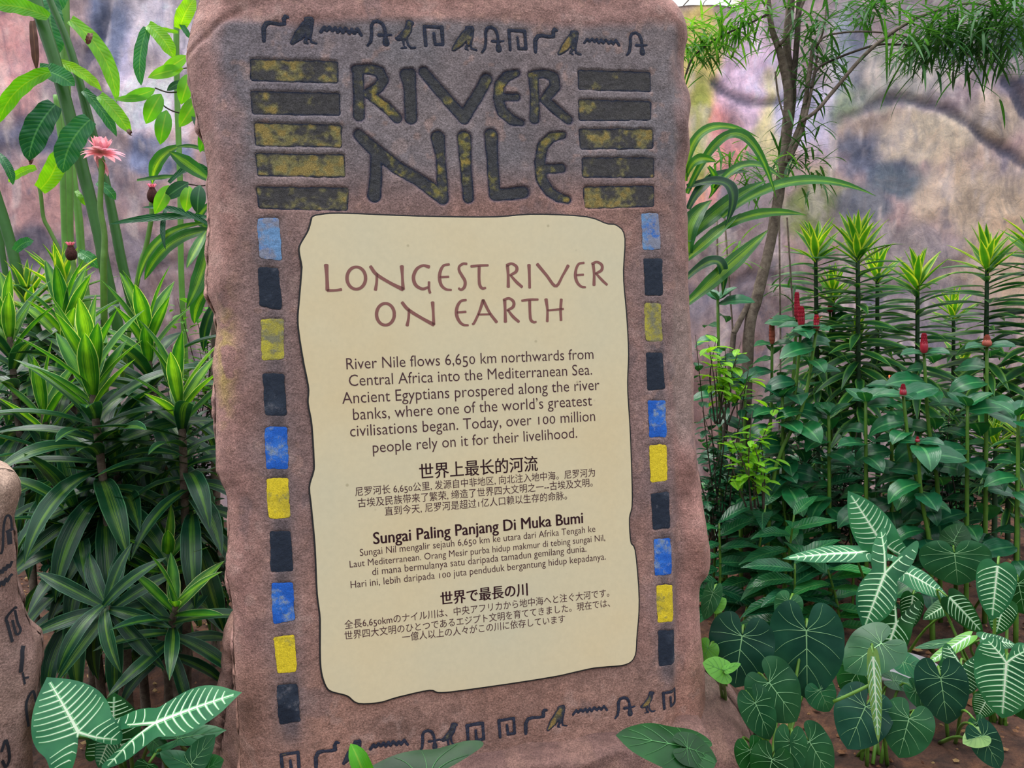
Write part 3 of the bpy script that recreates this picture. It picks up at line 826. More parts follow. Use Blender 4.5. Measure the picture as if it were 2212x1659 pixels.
def plate(name, off, w, th, material, parent):
    lo, hi = PQ.min(0) - 0.02, PQ.max(0) + 0.02
    g = np.stack((np.roll(PQ, -1, 0) - np.roll(PQ, 1, 0)), 0); nrm = np.stack((-g[:, 1], g[:, 0]), 1); nrm /= np.linalg.norm(nrm, axis=1)[:, None]
    s_ = 1 if sd_poly(np.array([PQ[0, 0] + nrm[0, 0] * 0.004]), np.array([PQ[0, 1] + nrm[0, 1] * 0.004]), PQ)[0] > 0 else -1
    Q = PQ + nrm * off * s_
    n = len(Q)
    top = SP.pt(Q[:, 0], Q[:, 1], w); bev = SP.pt(Q[:, 0] + nrm[:, 0] * s_ * 0.0006, Q[:, 1] + nrm[:, 1] * s_ * 0.0006, w - 0.0008); bot = SP.pt(Q[:, 0] + nrm[:, 0] * s_ * 0.0006, Q[:, 1] + nrm[:, 1] * s_ * 0.0006, w - th)
    order = list(range(n))
    a2 = np.sum(Q[:, 0] * np.roll(Q[:, 1], -1) - np.roll(Q[:, 0], -1) * Q[:, 1])
    faces = [tuple(order if a2 > 0 else order[::-1])]
    for r in (0, 1):
        faces += [(r * n + i, r * n + (i + 1) % n, (r + 1) * n + (i + 1) % n, (r + 1) * n + i) for i in range(n)]
    return obj(name, np.vstack((top, bev, bot)), faces, material, parent, smooth=False)
def panel_b(nt, N, L, bs):
    tc = N.new('ShaderNodeTexCoord').outputs['Object']
    n1 = noise(N, L, tc, 3, 4, 0.5); n2 = noise(N, L, tc, 90, 3, 0.6)
    vo = N.new('ShaderNodeTexVoronoi'); vo.inputs['Scale'].default_value = 14; L.new(tc, vo.inputs['Vector'])
    c = ramp(N, L, n1, [(0.3, lin(208, 197, 166)), (0.55, lin(216, 199, 162)), (0.75, lin(216, 194, 152))])
    c = mixc(N, L, 1.0, c, ramp(N, L, n2, [(0.3, bw(0.97)), (0.7, bw(1.03))]), 'MULTIPLY')
    c = mixc(N, L, ramp(N, L, vo.outputs['Distance'], [(0.03, bw(0.5)), (0.06, bw(0))]), c, lin(150, 135, 100))
    L.new(c, bs.inputs['Base Color']); bs.inputs['Roughness'].default_value = 0.38; bs.inputs['Specular IOR Level'].default_value = 0.4
panel = plate('text_panel', 0.0, PW, 0.0045, mat('panel_cream', panel_b), sign)
panel['label'] = 'cream printed board with a wavy edge'
plate('panel_seam_shadow', 0.0036, PW - 0.0022, 0.006, plain_mat('seam_shadow_black', lin(34, 32, 34), 0.7), sign)  # dark outline round the board; the gap's shadow is put into its colour

ink_red = plain_mat('ink_red', lin(134, 84, 76), 0.45, 0.03); ink = plain_mat('ink_plum', lin(72, 38, 44), 0.45, 0.03)
# headline in hand-drawn capitals
t7 = T(680, 550, 0.2984)
def ell(cx, cy, rx, ry): return [(cx + rx * math.cos(a), cy + ry * math.sin(a), 9.5 + 1.8 * abs(math.cos(a))) for a in np.linspace(0, 2 * math.pi, 33)]
HEAD1 = [[(83, 78, 15), (88, 160, 11), (92, 258, 13)], [(92, 262, 9), (150, 261, 8), (192, 254, 10)], ell(300, 172, 67, 80),
         [(402, 88, 11), (445, 145, 12), (540, 205, 11), (635, 253, 14)], [(448, 140, 9), (447, 200, 9), (438, 257, 11)], [(628, 87, 14), (632, 160, 9), (637, 252, 13)],
         [(825, 92, 12), (780, 82, 9), (735, 108, 11), (712, 165, 12), (728, 222, 12), (775, 250, 10), (815, 240, 9)], [(824, 200, 9), (824, 250, 9), (832, 279, 9)],
         [(970, 73, 8), (930, 82, 9), (907, 120, 11), (900, 170, 12), (912, 222, 11), (945, 252, 9), (985, 258, 7)], [(905, 166, 8), (966, 163, 8)],
         [(1096, 70, 9), (1070, 69, 9), (1043, 88, 9), (1042, 118, 10), (1062, 155, 11), (1084, 195, 11), (1080, 235, 11), (1057, 256, 9), (1038, 246, 8)],
         [(1127, 88, 9), (1190, 82, 9), (1250, 80, 8)], [(1186, 90, 11), (1185, 170, 10), (1190, 222, 11), (1208, 246, 10), (1232, 243, 8)],
         [(1390, 85, 12), (1395, 150, 10), (1396, 236, 12)], [(1385, 80, 11), (1420, 68, 9), (1455, 90, 11), (1452, 125, 11), (1408, 152, 8)], [(1415, 155, 8), (1455, 200, 11), (1495, 236, 10)],
         [(1545, 77, 13), (1548, 150, 10), (1550, 242, 10)], [(1605, 72, 12), (1670, 150, 11), (1738, 230, 11), (1790, 150, 9), (1828, 82, 12)],
         [(1942, 62, 8), (1905, 70, 9), (1886, 105, 10), (1880, 155, 12), (1893, 203, 11), (1922, 233, 9), (1953, 238, 7)], [(1888, 151, 8), (1938, 147, 8)],
         [(2008, 75, 12), (2015, 140, 10), (2014, 223, 12)], [(2000, 70, 10), (2035, 56, 9), (2070, 78, 11), (2068, 115, 11), (2025, 140, 8)], [(2030, 140, 8), (2070, 185, 10), (2108, 220, 9)]]
HEAD2 = [ell(510, 433, 64, 78), [(630, 348, 11), (675, 400, 12), (770, 460, 11), (858, 508, 13)], [(680, 400, 9), (677, 460, 9), (666, 514, 11)], [(850, 347, 13), (855, 420, 9), (858, 506, 11)],
         [(1092, 330, 8), (1055, 338, 9), (1029, 375, 11), (1022, 430, 12), (1040, 480, 11), (1070, 508, 9), (1107, 512, 7)], [(1028, 420, 8), (1090, 415, 8)],
         [(1215, 332, 12), (1185, 420, 9), (1150, 495, 9), (1137, 504, 7)], [(1215, 332, 11), (1260, 420, 10), (1312, 490, 11)], [(1180, 435, 7), (1265, 433, 7)],
         [(1370, 335, 12), (1373, 400, 10), (1375, 488, 12)], [(1362, 331, 10), (1400, 318, 9), (1434, 343, 11), (1430, 380, 11), (1388, 405, 8)], [(1395, 405, 8), (1430, 450, 11), (1472, 487, 10)],
         [(1493, 335, 8), (1550, 328, 9), (1610, 327, 8)], [(1550, 335, 11), (1552, 420, 10), (1558, 472, 11), (1580, 490, 9), (1597, 487, 7)],
         [(1668, 325, 13), (1678, 400, 9), (1677, 484, 10)], [(1778, 326, 11), (1773, 400, 10), (1776, 476, 10)], [(1680, 405, 7), (1793, 395, 8)]]
def headline(strokes, counts):
    k = 0
    for n_ in counts:
        head_letter(strokes[k:k + n_]); k += n_
def head_letter(strokes):
    st = to_st([[(x, y, r) for x, y, r in t7(catmull(np.array(s, float), len(s) * 4) if len(s) > 2 else s)] for s in strokes])
    V = []; Fs = []; n = 0
    for s in st:
        P = np.array([(x, y) for x, y, r in s]); rr = np.array([r for *_, r in s]) * 1.02
        g = np.gradient(P, axis=0); g /= np.linalg.norm(g, axis=1)[:, None] + 1e-12
        nr = np.stack((-g[:, 1], g[:, 0]), 1)
        a, b = P + nr * rr[:, None], P - nr * rr[:, None]
        m = len(P)
        V.append(a); V.append(b)
        Fs += [(n + i, n + m + i, n + m + i + 1, n + i + 1) for i in range(m - 1)]
        n += 2 * m
        closed = np.linalg.norm(P[0] - P[-1]) < 0.002
        if not closed:
            for e_, sgn in ((0, -1), (-1, 1)):     # slightly swelled ends
                c = P[e_]; an = math.atan2(g[e_, 1] * sgn, g[e_, 0] * sgn)
                an_ = np.linspace(an - math.pi / 2, an + math.pi / 2, 7)
                cap = c + np.stack((np.cos(an_) * 0.55, np.sin(an_) * 0.55), 1) * rr[e_] + 0
                k_ = np.stack((np.cos(an_ ), np.sin(an_)), 1) * rr[e_]
                dirv = np.array((math.cos(an), math.sin(an)))
                k_ = k_ - np.outer(k_ @ dirv, dirv) * 0.45
                V.append(np.vstack((c[None], c + k_)))
                Fs += [(n, n + i, n + i + 1) for i in range(1, 7)]
                n += 8
    V = np.vstack(V)
    return obj('headline_letter', SP.pt(V[:, 0], V[:, 1], PW + 0.0004), Fs, ink_red, panel, smooth=False)
headline(HEAD1, [2, 1, 3, 2, 2, 1, 2, 3, 1, 1, 2, 3])
headline(HEAD2, [1, 3, 2, 3, 3, 2, 3])

# set lines of type; figures are old style, as printed
def type_mesh(s, offset=0.0):
    cu = bpy.data.curves.new('type', 'FONT'); cu.body = s; cu.offset = offset; cu.resolution_u = 3
    o = bpy.data.objects.new('type', cu); COL.objects.link(o)
    dg = bpy.context.evaluated_depsgraph_get()
    me = bpy.data.meshes.new_from_object(o.evaluated_get(dg))
    v = np.array([tuple(q.co) for q in me.vertices]).reshape(-1, 3); f = [tuple(p.vertices) for p in me.polygons]
    bpy.data.objects.remove(o); bpy.data.curves.remove(cu); bpy.data.meshes.remove(me)
    return v, f
_bar = type_mesh('|')[0][:, 0].max()
def advance(s):
    return type_mesh(s + '|')[0][:, 0].max() - _bar
OLD = {'0': (0.72, 0.0), '1': (0.72, 0.0), '5': (1.0, -0.17), '6': (1.0, 0.0)}
def type_line(s, pl_, pr_, offset=-0.004, cjk=False, bold=0.0, tall=1.12):
    runs = []; cur = ''
    for ch in s:
        if ch in OLD:
            if cur: runs.append(cur)
            runs.append(ch); cur = ''
        else: cur += ch
    if cur: runs.append(cur)
    V = []; Fs = []; n = 0; x = 0.0
    for r in runs:
        v, f = type_mesh(r, offset)
        adv = advance(r)
        if len(v):
            v = v.copy()
            if r in OLD and len(r) == 1:
                k, dy = OLD[r]; v[:, 1] = v[:, 1] * k + dy; v[:, 0] *= (1.0 if k == 1 else 0.96)
            v[:, 0] += x
            V.append(v); Fs += [tuple(i + n for i in q) for q in f]; n += len(v)
        x += adv
    V = np.vstack(V)
    if bold:                                       # overprinted a hair to the side, as heavy type
        Fs = Fs + [tuple(i + k * len(V) for i in q) for k in (1, 2) for q in Fs]
        V = np.vstack((V, V + (bold, 0, 0), V + (bold / 2, bold * 0.3, 0)))
    x0, x1 = V[:, 0].min(), V[:, 0].max()
    a, b = SP.st(*pl_), SP.st(*pr_)
    e1 = (b - a) / (x1 - x0); e2 = np.array((-e1[1], e1[0])) * tall
    base = np.percentile(V[:, 1], 0.5) if cjk else 0.0
    q = a + np.outer(V[:, 0] - x0, e1) + np.outer(V[:, 1] - base, e2)
    return obj('lettering', SP.pt(q[:, 0], q[:, 1], PW + 0.0004), Fs, ink, panel, smooth=False)
for s, a, b, kw in [
    ('River Nile flows 6,650 km northwards from', (748.5, 797.8), (1280, 775.3), {}),
    ('Central Africa into the Mediterranean Sea.', (754, 834), (1277, 809), {}),
    ('Ancient Egyptians prospered along the river', (739.5, 872), (1293, 841.7), {}),
    ('banks, where one of the world\u2019s greatest', (763, 906.8), (1277, 875.6), {}),
    ('civilisations began. Today, over 100 million', (756.6, 942.6), (1283.6, 908.7), {}),
    ('people rely on it for their livelihood.', (805.4, 977.3), (1244.8, 944.8), {}),
    ('世界上最长的河流', (905.6, 1035), (1160.6, 1016.2), dict(cjk=True, offset=0.0, bold=0.025)),
    ('尼罗河长 6,650公里, 发源自中非地区, 向北注入地中海。尼罗河为', (767.6, 1071.5), (1283.4, 1028.9), dict(cjk=True, offset=0.0)),
    ('古埃及民族带来了繁荣, 缔造了世界四大文明之一--古埃及文明。', (773.3, 1095.3), (1278.4, 1049.9), dict(cjk=True, offset=0.0)),
    ('直到今天, 尼罗河是超过1亿人口赖以生存的命脉。', (831.3, 1113), (1223, 1077.9), dict(cjk=True, offset=0.0)),
    ('Sungai Paling Panjang Di Muka Bumi', (806.3, 1174), (1258, 1128.4), dict(offset=0.0, bold=0.04)),
    ('Sungai Nil mengalir sejauh 6,650 km ke utara dari Afrika Tengah ke', (777.5, 1199.3), (1284, 1147.2), {}),
    ('Laut Mediterranean. Orang Mesir purba hidup makmur di tebing sungai Nil,', (755.6, 1224.2), (1305, 1166.2), {}),
    ('di mana bermulanya satu daripada tamadun gemilang dunia.', (804, 1240.5), (1264.6, 1190), {}),
    ('Hari ini, lebih daripada 100 juta penduduk bergantung hidup kepadanya.', (757.8, 1268.5), (1306.4, 1206.9), {}),
    ('世界で最長の川', (951, 1305.9), (1139, 1284.3), dict(cjk=True, offset=0.0, bold=0.05)),
    ('全長6,650kmのナイル川は、中央アフリカから地中海へと注ぐ大河です。', (744.7, 1357.2), (1314, 1287), dict(cjk=True, offset=0.0)),
    ('世界四大文明のひとつであるエジプト文明を育ててきました。現在では、', (744.7, 1380), (1315.6, 1308.7), dict(cjk=True, offset=0.0)),
    ('一億人以上の人々がこの川に依存しています', (868.6, 1383.5), (1219, 1343), dict(cjk=True, offset=0.0))]:
    type_line(s, a, b, **kw)

# ---- the base boulder the slab stands on, bulging out below the carved face
BASE_PX = [(560, 1380), (500, 1440), (492, 1474), (481, 1523), (476, 1565), (462, 1610), (455, 1645), (450, 1720), (445, 1900), (1000, 1930), (1640, 1900), (1646, 1720),
           (1645, 1659), (1651, 1626), (1652, 1597), (1641, 1565), (1618, 1533), (1595, 1508), (1573, 1490), (1553, 1463), (1530, 1436), (1480, 1400), (1200, 1400), (800, 1400)]
def base_w(x, y, d):
    px, py = project(SP.pt(x, y))
    crack = np.interp(px, [520, 640, 850, 1000, 1110, 1230, 1330, 1440, 1530], [1700, 1690, 1650, 1622, 1603, 1590, 1570, 1560, 1536])
    w = -0.10 + 0.155 * sm(-8, 26, py - crack + (noise2(x + 9, y + 9, 12, 91) - 0.5) * 26)
    side = np.maximum(sm(530, 470, px), 0)
    w = np.where(px < 540, -0.03 - 0.05 * side, w)
    w = np.where(px > 1515, -0.07 + 0.10 * sm(1500, 1640, py), w)
    w -= 0.09 * np.clip(1 - d / 0.09, 0, 1) ** 2
    w += (noise2(x + 9, y + 9, 5, 92, 4) - 0.5) * 0.06 + (noise2(x + 9, y + 9, 22, 93, 4) - 0.5) * 0.012
    return w
def base_c(x, y, d):
    px, py = project(SP.pt(x, y))
    n1 = noise2(x + 9, y + 9, 6, 94, 4); n2 = noise2(x + 9, y + 9, 20, 95, 4)
    c = np.broadcast_to(L3(150, 112, 100), x.shape + (3,)).copy()
    c = blend(c, sm(0.45, 0.65, n1) * 0.8, L3(118, 88, 80)); c = blend(c, sm(0.55, 0.7, n2) * 0.5, L3(176, 136, 116))
    c = blend(c, sm(1500, 1540, px) * sm(1600, 1500, py) * 0.8, L3(134, 118, 102))
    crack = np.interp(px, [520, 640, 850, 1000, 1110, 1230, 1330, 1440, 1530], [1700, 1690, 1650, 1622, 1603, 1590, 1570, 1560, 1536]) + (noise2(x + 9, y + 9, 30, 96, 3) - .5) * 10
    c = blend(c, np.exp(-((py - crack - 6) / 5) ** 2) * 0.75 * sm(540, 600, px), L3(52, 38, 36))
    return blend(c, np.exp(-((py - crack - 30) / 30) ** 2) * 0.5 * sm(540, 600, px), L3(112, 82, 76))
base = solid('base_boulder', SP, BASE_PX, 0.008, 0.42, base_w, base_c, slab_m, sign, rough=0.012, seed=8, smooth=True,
             label='bulging base boulder under the slab',
             back=[(0.03, 0.02), (0.08, 0.035), (0.16, 0.04), (0.28, 0.02), (0.42, -0.06)])

# ---- the second carved rock, cut by the left edge of the frame
lh = R3 @ nz((0.66, 0.0, -0.75)); lu = R3 @ nz((-0.03, 1.0, 0.06))
LP = Plane(at(70, 1300, 1.42), lh, lu)
LEFT_PX = [(-420, 1020), (-120, 1008), (0, 1013), (30, 1016), (50, 1022), (61, 1038), (66, 1055), (62, 1085), (52, 1120), (50, 1180), (53, 1240), (58, 1280), (72, 1320), (84, 1352),
           (100, 1372), (117, 1385), (121, 1400), (119, 1440), (112, 1475), (105, 1540), (95, 1600), (90, 1680), (85, 1800), (-420, 1850)]
lst = []
for p in LEFT_PX:
    q = LP.st(*p); lst.append(q)
lst = np.array(lst)
lst[:, 0] = np.maximum(lst[:, 0], -0.55)
rock2 = thing('carved_rock', 'lower pinkish rock with black hieroglyphs at the left edge of the picture', 'rock', LP.pt(-0.2, -0.6, -0.1))
def lw(x, y, d):
    w = -0.05 * np.clip(1 - d / 0.045, 0, 1) ** 2 + (noise2(x + 9, y + 9, 7, 97, 4) - 0.5) * 0.035
    px, py = project(LP.pt(x, y))
    return w - 0.03 * sm(78, 100, px) * sm(1330, 1370, py)
def lc(x, y, d):
    n1 = noise2(x + 9, y + 9, 9, 98, 4); n2 = noise2(x + 9, y + 9, 3, 99, 3)
    c = np.broadcast_to(L3(148, 120, 108), x.shape + (3,)).copy()
    c = blend(c, sm(0.45, 0.65, n1) * 0.7, L3(126, 98, 90))
    px, py = project(LP.pt(x, y))
    return blend(c, sm(1150, 1050, py + (n2 - 0.5) * 60) * 0.6, L3(184, 160, 138))
solid('rock_body', LP, None, 0.007, 0.3, lw, lc, slab_m, rock2, rough=0.006, seed=15, poly=lst, back=[(0.02, 0.008), (0.06, 0.012), (0.12, 0.012), (0.2, 0.0), (0.3, -0.03)])
black = plain_mat('glyph_black', lin(28, 30, 38), 0.7)
def lstroke(pts_px, r):
    P = np.array([LP.st(*p) for p in pts_px]); P = catmull(P, max(2, len(P) * 4)) if len(P) > 2 else P
    w = lw(P[:, 0], P[:, 1], np.full(len(P), 0.2))
    g = np.gradient(P, axis=0); g /= np.linalg.norm(g, axis=1)[:, None] + 1e-9
    nr = np.stack((-g[:, 1], g[:, 0]), 1) * r * .62
    a, b = P + nr, P - nr; m = len(P)
    wa, wb = lw(a[:, 0], a[:, 1], np.full(m, 0.2)) + 0.002, lw(b[:, 0], b[:, 1], np.full(m, 0.2)) + 0.002
    return np.vstack((LP.pt(a[:, 0], a[:, 1], wa), LP.pt(b[:, 0], b[:, 1], wb))), [(i, m + i, m + i + 1, i + 1) for i in range(m - 1)]
for gl in [[([(1, 1197), (5, 1185), (8, 1140), (13, 1118), (20, 1114), (25, 1122), (27, 1145)], .0035), ([(13, 1150), (31, 1142)], .004), ([(20, 1150), (21, 1165), (22, 1176)], .007)],
           [([(-4, 1242), (2, 1232), (5, 1238), (9, 1226), (13, 1232), (17, 1220), (21, 1226), (27, 1212)], .004)], [([(-4, 1270), (4, 1256), (8, 1264), (12, 1250), (16, 1256), (21, 1246), (28, 1240)], .004)],
           [([(27, 1387), (18, 1350), (15, 1335), (33, 1313), (35, 1316)], .004), ([(33, 1318), (39, 1345), (45, 1362), (36, 1370), (28, 1340)], .0035)],
           [([(50, 1394), (47, 1405), (46, 1420), (43, 1440), (42, 1450)], .0055), ([(46, 1450), (50, 1475)], .003), ([(48, 1462), (59, 1460)], .003)],
           [([(60, 1568), (54, 1520), (68, 1490), (76, 1518)], .0035)], [([(0, 1622), (10, 1596), (19, 1635), (12, 1655), (2, 1640)], .004)]]:
    G = Geo()
    for p, r in gl: G.add(*lstroke(p, r))
    G.build('hieroglyph', black, rock2)

# ================================================================== plants
PROF = {'strap': ([0, .08, .3, .6, .85, .96, 1], [.42, .55, .9, .95, .5, .17, 0]),
        'lance': ([0, .1, .35, .6, .85, 1], [.12, .55, 1, .85, .35, 0]),
        'oval': ([0, .08, .3, .55, .8, .93, 1], [.05, .5, .95, 1, .65, .25, 0]),
        'line': ([0, .1, .5, .9, 1], [.4, .9, 1, .5, 0]),
        'band': ([0, .1, .4, .75, .95, 1], [.6, .8, 1, .9, .3, 0])}

def blade_geo(L, hw, prof='strap', droop=0.4, power=1.5, fold=0.25, wave=0.0, twist=0.0, nl=9, nw=4, side=0.0):
    """a leaf from the origin along +X, upper face +Z, drooping towards -Z"""
    tp, wp = PROF[prof]
    t = np.linspace(0, 1, nl + 1)
    ang = -droop * t ** power
    dx = np.cos(ang); dz = np.sin(ang)
    x = np.concatenate(([0], np.cumsum((dx[1:] + dx[:-1]) / 2))) * L / nl
    z = np.concatenate(([0], np.cumsum((dz[1:] + dz[:-1]) / 2))) * L / nl
    w = np.interp(t, tp, wp) * hw; w[-1] = hw * 0.02
    u = np.linspace(-1, 1, nw + 1)
    v = []; uv = []
    for i in range(nl + 1):
        tw = twist * t[i]
        for k, q in enumerate(u):
            yy = q * w[i] * math.cos(fold); hh_ = abs(q) * w[i] * math.sin(fold) + wave * abs(q) ** 2 * math.sin(t[i] * 21 + (2 if q > 0 else 0)) * hw
            y2 = yy * math.cos(tw) - hh_ * math.sin(tw); h2 = yy * math.sin(tw) + hh_ * math.cos(tw)
            v.append((x[i] - h2 * math.sin(ang[i]), y2 + side * L * t[i] ** 2, z[i] + h2 * math.cos(ang[i])))
            uv.append((k / nw, t[i]))
    f = [(i * (nw + 1) + k, i * (nw + 1) + k + 1, (i + 1) * (nw + 1) + k + 1, (i + 1) * (nw + 1) + k) for i in range(nl) for k in range(nw)]
    return np.array(v), f, np.array(uv)

def rotz_axes(az, el, axis=(0, 0, 1)):
    """axes of a leaf leaving a stem along axis"""
    A = nz(axis); ref = np.array((0, 1, 0)) if abs(A[1]) < 0.9 else np.array((1, 0, 0))
    B = nz(np.cross(A, ref)); C_ = np.cross(A, B)
    r = B * math.cos(az) + C_ * math.sin(az)
    X = r * math.cos(el) + A * math.sin(el); Z = -r * math.sin(el) + A * math.cos(el)
    Y = np.cross(Z, X)
    return X, Y, Z

def leafset(name, material, specs):
    out = []
    for sp in specs:
        v, f, uv = blade_geo(**sp)
        out.append(mesh(name, v, f, material, uv))
    return out

def whorl(parent, base, axis, n, sets, el=(1.3, -0.3), spacing=0.01, power=0.8, az0=None, jit=0.15, scale=(1, 1), face=0.45):
    """leaves in a spiral down a stem; sets = leaf meshes for top, middle and low leaves"""
    axis = nz(axis); az = RNG.random() * 6.28 if az0 is None else az0
    for i in range(n):
        t = i / max(1, n - 1)
        e_ = el[0] + (el[1] - el[0]) * t ** power + RNG.uniform(-jit, jit)
        X, Y, Z = rotz_axes(az + i * 2.39996 + RNG.uniform(-0.2, 0.2), e_, axis)
        if face:
            tc_ = nz(CAM - base); Zn = Z + tc_ * face * (0.3 + 0.7 * t) * RNG.uniform(.4, 1.3); Z = nz(Zn - X * X.dot(Zn)); Y = np.cross(Z, X)
        ms = sets[min(len(sets) - 1, int(t * len(sets)))]
        me = ms[RNG.randrange(len(ms))]
        k = (scale[0] + (scale[1] - scale[0]) * min(1, t * 2)) * RNG.uniform(0.85, 1.1)
        inst('leaf', me, X * k, Y * k * RNG.uniform(0.9, 1.1), Z * k, base - axis * spacing * i, parent)

# leaf colours
G = dict
jam_top = leaf_mat('dracaena_young', lin(116, 176, 40), lin(40, 110, 38), lin(190, 214, 140), 'stripes', 0.3, 0.42, stripe=(.0, .62))
jam_low = leaf_mat('dracaena_old', lin(84, 128, 44), lin(20, 66, 42), lin(70, 120, 84), 'stripes', 0.27, 0.25)
ind_top = leaf_mat('margined_young', lin(84, 150, 36), lin(66, 134, 40), lin(190, 210, 76), 'margin', 0.32, 0.42)
ind_low = leaf_mat('margined_old', lin(36, 92, 42), lin(28, 84, 44), lin(92, 142, 60), 'margin', 0.27, 0.28)
corn_m = leaf_mat('corn_leaf', lin(130, 180, 46), lin(44, 108, 46), None, 'stripes', 0.3, 0.45, stripe=(-.1, .4))
ging_y = leaf_mat('ginger_backlit', lin(150, 200, 40), lin(112, 184, 30), None, 'pinnate', 0.33, 0.5)  # backlit glow of the blades put into the colour as yellow-green
ging_g = leaf_mat('ginger_green', lin(96, 160, 90), lin(44, 120, 66), None, 'pinnate', 0.3, 0.4)
ging_d = leaf_mat('ginger_deep', lin(70, 130, 80), lin(26, 84, 52), None, 'pinnate', 0.27, 0.25)
costus_m = leaf_mat('costus_leaf', lin(70, 130, 80), lin(28, 92, 56), None, 'plain', 0.22, 0.22, spec=0.4)
oval_y = leaf_mat('oval_bright', lin(130, 180, 50), lin(92, 168, 36), None, 'plain', 0.3, 0.45)
oval_d = leaf_mat('oval_deep', lin(70, 120, 80), lin(34, 84, 54), None, 'plain', 0.3, 0.3)
small_d = leaf_mat('shrub_leaf', lin(60, 110, 70), lin(26, 76, 50), None, 'plain', 0.25, 0.25)
small_y = leaf_mat('shrub_leaf_bright', lin(150, 196, 50), lin(104, 168, 44), None, 'plain', 0.3, 0.4)
podo_m = leaf_mat('needle_leaf', lin(90, 140, 60), lin(48, 104, 50), None, 'plain', 0.3, 0.35)
dead_m = leaf_mat('dead_leaf', lin(120, 84, 64), lin(92, 62, 52), None, 'plain', 0.8, 0.15, tcol=(1, 0.9, 0.7, 1))
bark = stone_mat('bark', lin(122, 106, 92), lin(84, 70, 62), lin(156, 140, 124), scale=8, grain=0.6)
bark_d = stone_mat('bark_dark', lin(82, 70, 60), lin(52, 44, 40), lin(112, 98, 86), scale=8, grain=0.6)
cane = plain_mat('cane_green', lin(52, 96, 38), 0.4, 0.2, 14, 0.25)
cane_l = plain_mat('cane_pale', lin(96, 144, 60), 0.4, 0.2, 14, 0.25)
stem_g = plain_mat('stem_green', lin(84, 122, 44), 0.4, 0.2, 30, 0.3)
stem_dk = plain_mat('stem_deep', lin(40, 66, 40), 0.6, 0.3, 60, 0.3)
red_cone = plain_mat('cone_red', lin(150, 22, 44), 0.3, 0.25, 60, 0.6)
brown_cone = plain_mat('cone_brown', lin(150, 72, 56), 0.5, 0.35, 60, 0.4)

def stem_to_ground(px, py, d, dx=0.0, dy=0.0):
    p = at(px, py, d)
    q = np.array((p[0] + dx, p[1] + dy, 0.0)); q[2] = float(ground_z(np.array([[q[0]]]), np.array([[q[1]]]))[0, 0]) - 0.01
    return p, q

# ---- striped dracaenas in front, beside the slab
jt = leafset('leaf', jam_top, [G(L=.20, hw=.0245, droop=d, fold=.35, side=s) for d, s in ((.05, 0), (.25, .06), (.2, -.06))])
jm = leafset('leaf', jam_low, [G(L=.25, hw=.026, droop=d, fold=.3, side=s, power=1.2, twist=w) for d, s, w in ((.7, 0, .1), (1.0, .08, -.2), (.5, -.08, .2))])
jl = leafset('leaf', jam_low, [G(L=.27, hw=.026, droop=d, fold=.3, side=s, power=.9, twist=w) for d, s, w in ((1.5, 0, .2), (1.7, .08, -.3), (1.2, -.08, .3))])
def jamaica(px, py, d, n, label, axis=(0, 0, 1), dx=0, dy=0, spacing=.012, k=1.0, el=(1.35, -.35), sets=None, group=None, pw=0.75):
    p, q = stem_to_ground(px, py, d, dx, dy)
    t = thing('dracaena', label, 'plant', q)
    a = nz(axis)
    tube('stem', [p + a * .02, p - a * .08, (p + q) / 2 + (0.01, 0, 0), q], [.007, .009, .011, .013], bark, t, n=14, rough=.15)
    whorl(t, p + a * .03, a, n, sets or [jt, jm, jl, jl], el, spacing, pw, scale=(k * .95, k * 1.05))
    return t
jamaica(196, 805, 1.95, 76, 'striped dracaena with the biggest crown of broad glossy leaves, beside the slab', axis=(.05, -.1, 1), spacing=.0075, k=1.08)
jamaica(318, 735, 2.25, 48, 'striped dracaena with an upright crown just behind the biggest one', dx=.03, spacing=.009, k=1.05)
jamaica(386, 860, 2.0, 50, 'striped dracaena whose drooping leaves touch the edge of the slab', axis=(-.03, 0, 1), dx=-.06, spacing=.0085, k=.95)
jamaica(140, 700, 2.4, 44, 'striped dracaena rising behind the crowns over the lower carved rock', dx=-.02, spacing=.011, k=1.05)
jamaica(20, 720, 2.3, 40, 'striped dracaena at the edge of the photo above the lower carved rock', dx=-.02, spacing=.011)
jamaica(95, 900, 2.2, 34, 'shorter striped dracaena right behind the top of the lower carved rock', dx=-.01, spacing=.011)
jamaica(250, 990, 2.1, 40, 'striped dracaena hidden under the tall crowns with dark hanging leaves', dx=.02, spacing=.011, sets=[jm, jl, jl])
jamaica(165, 1120, 2.0, 30, 'dark dracaena of hanging leaves behind the lower carved rock', dx=.02, spacing=.01, sets=[jm, jl, jl])
jamaica(330, 1120, 2.15, 30, 'shaded dracaena between the tall crowns and the slab', dx=.02, spacing=.01, sets=[jm, jl, jl])
jamaica(235, 1318, 1.78, 17, 'low dark rosette of striped leaves opening flat towards the viewer', axis=(0, -.75, .65), dy=.06, spacing=.004, k=.72, el=(.75, -.15), sets=[jm, jm])
jamaica(378, 1320, 1.8, 24, 'low bright rosette of striped leaves by the foot of the slab', axis=(.3, -.2, 1), dx=-.04, spacing=.007, k=.72, el=(1.2, -.45), sets=[jt, jm, jm])
jamaica(352, 1232, 1.95, 9, 'small bright shoot above the low rosettes', axis=(.35, 0, 1), dx=-.04, spacing=.006, k=.72, el=(1.3, .2), sets=[jt])

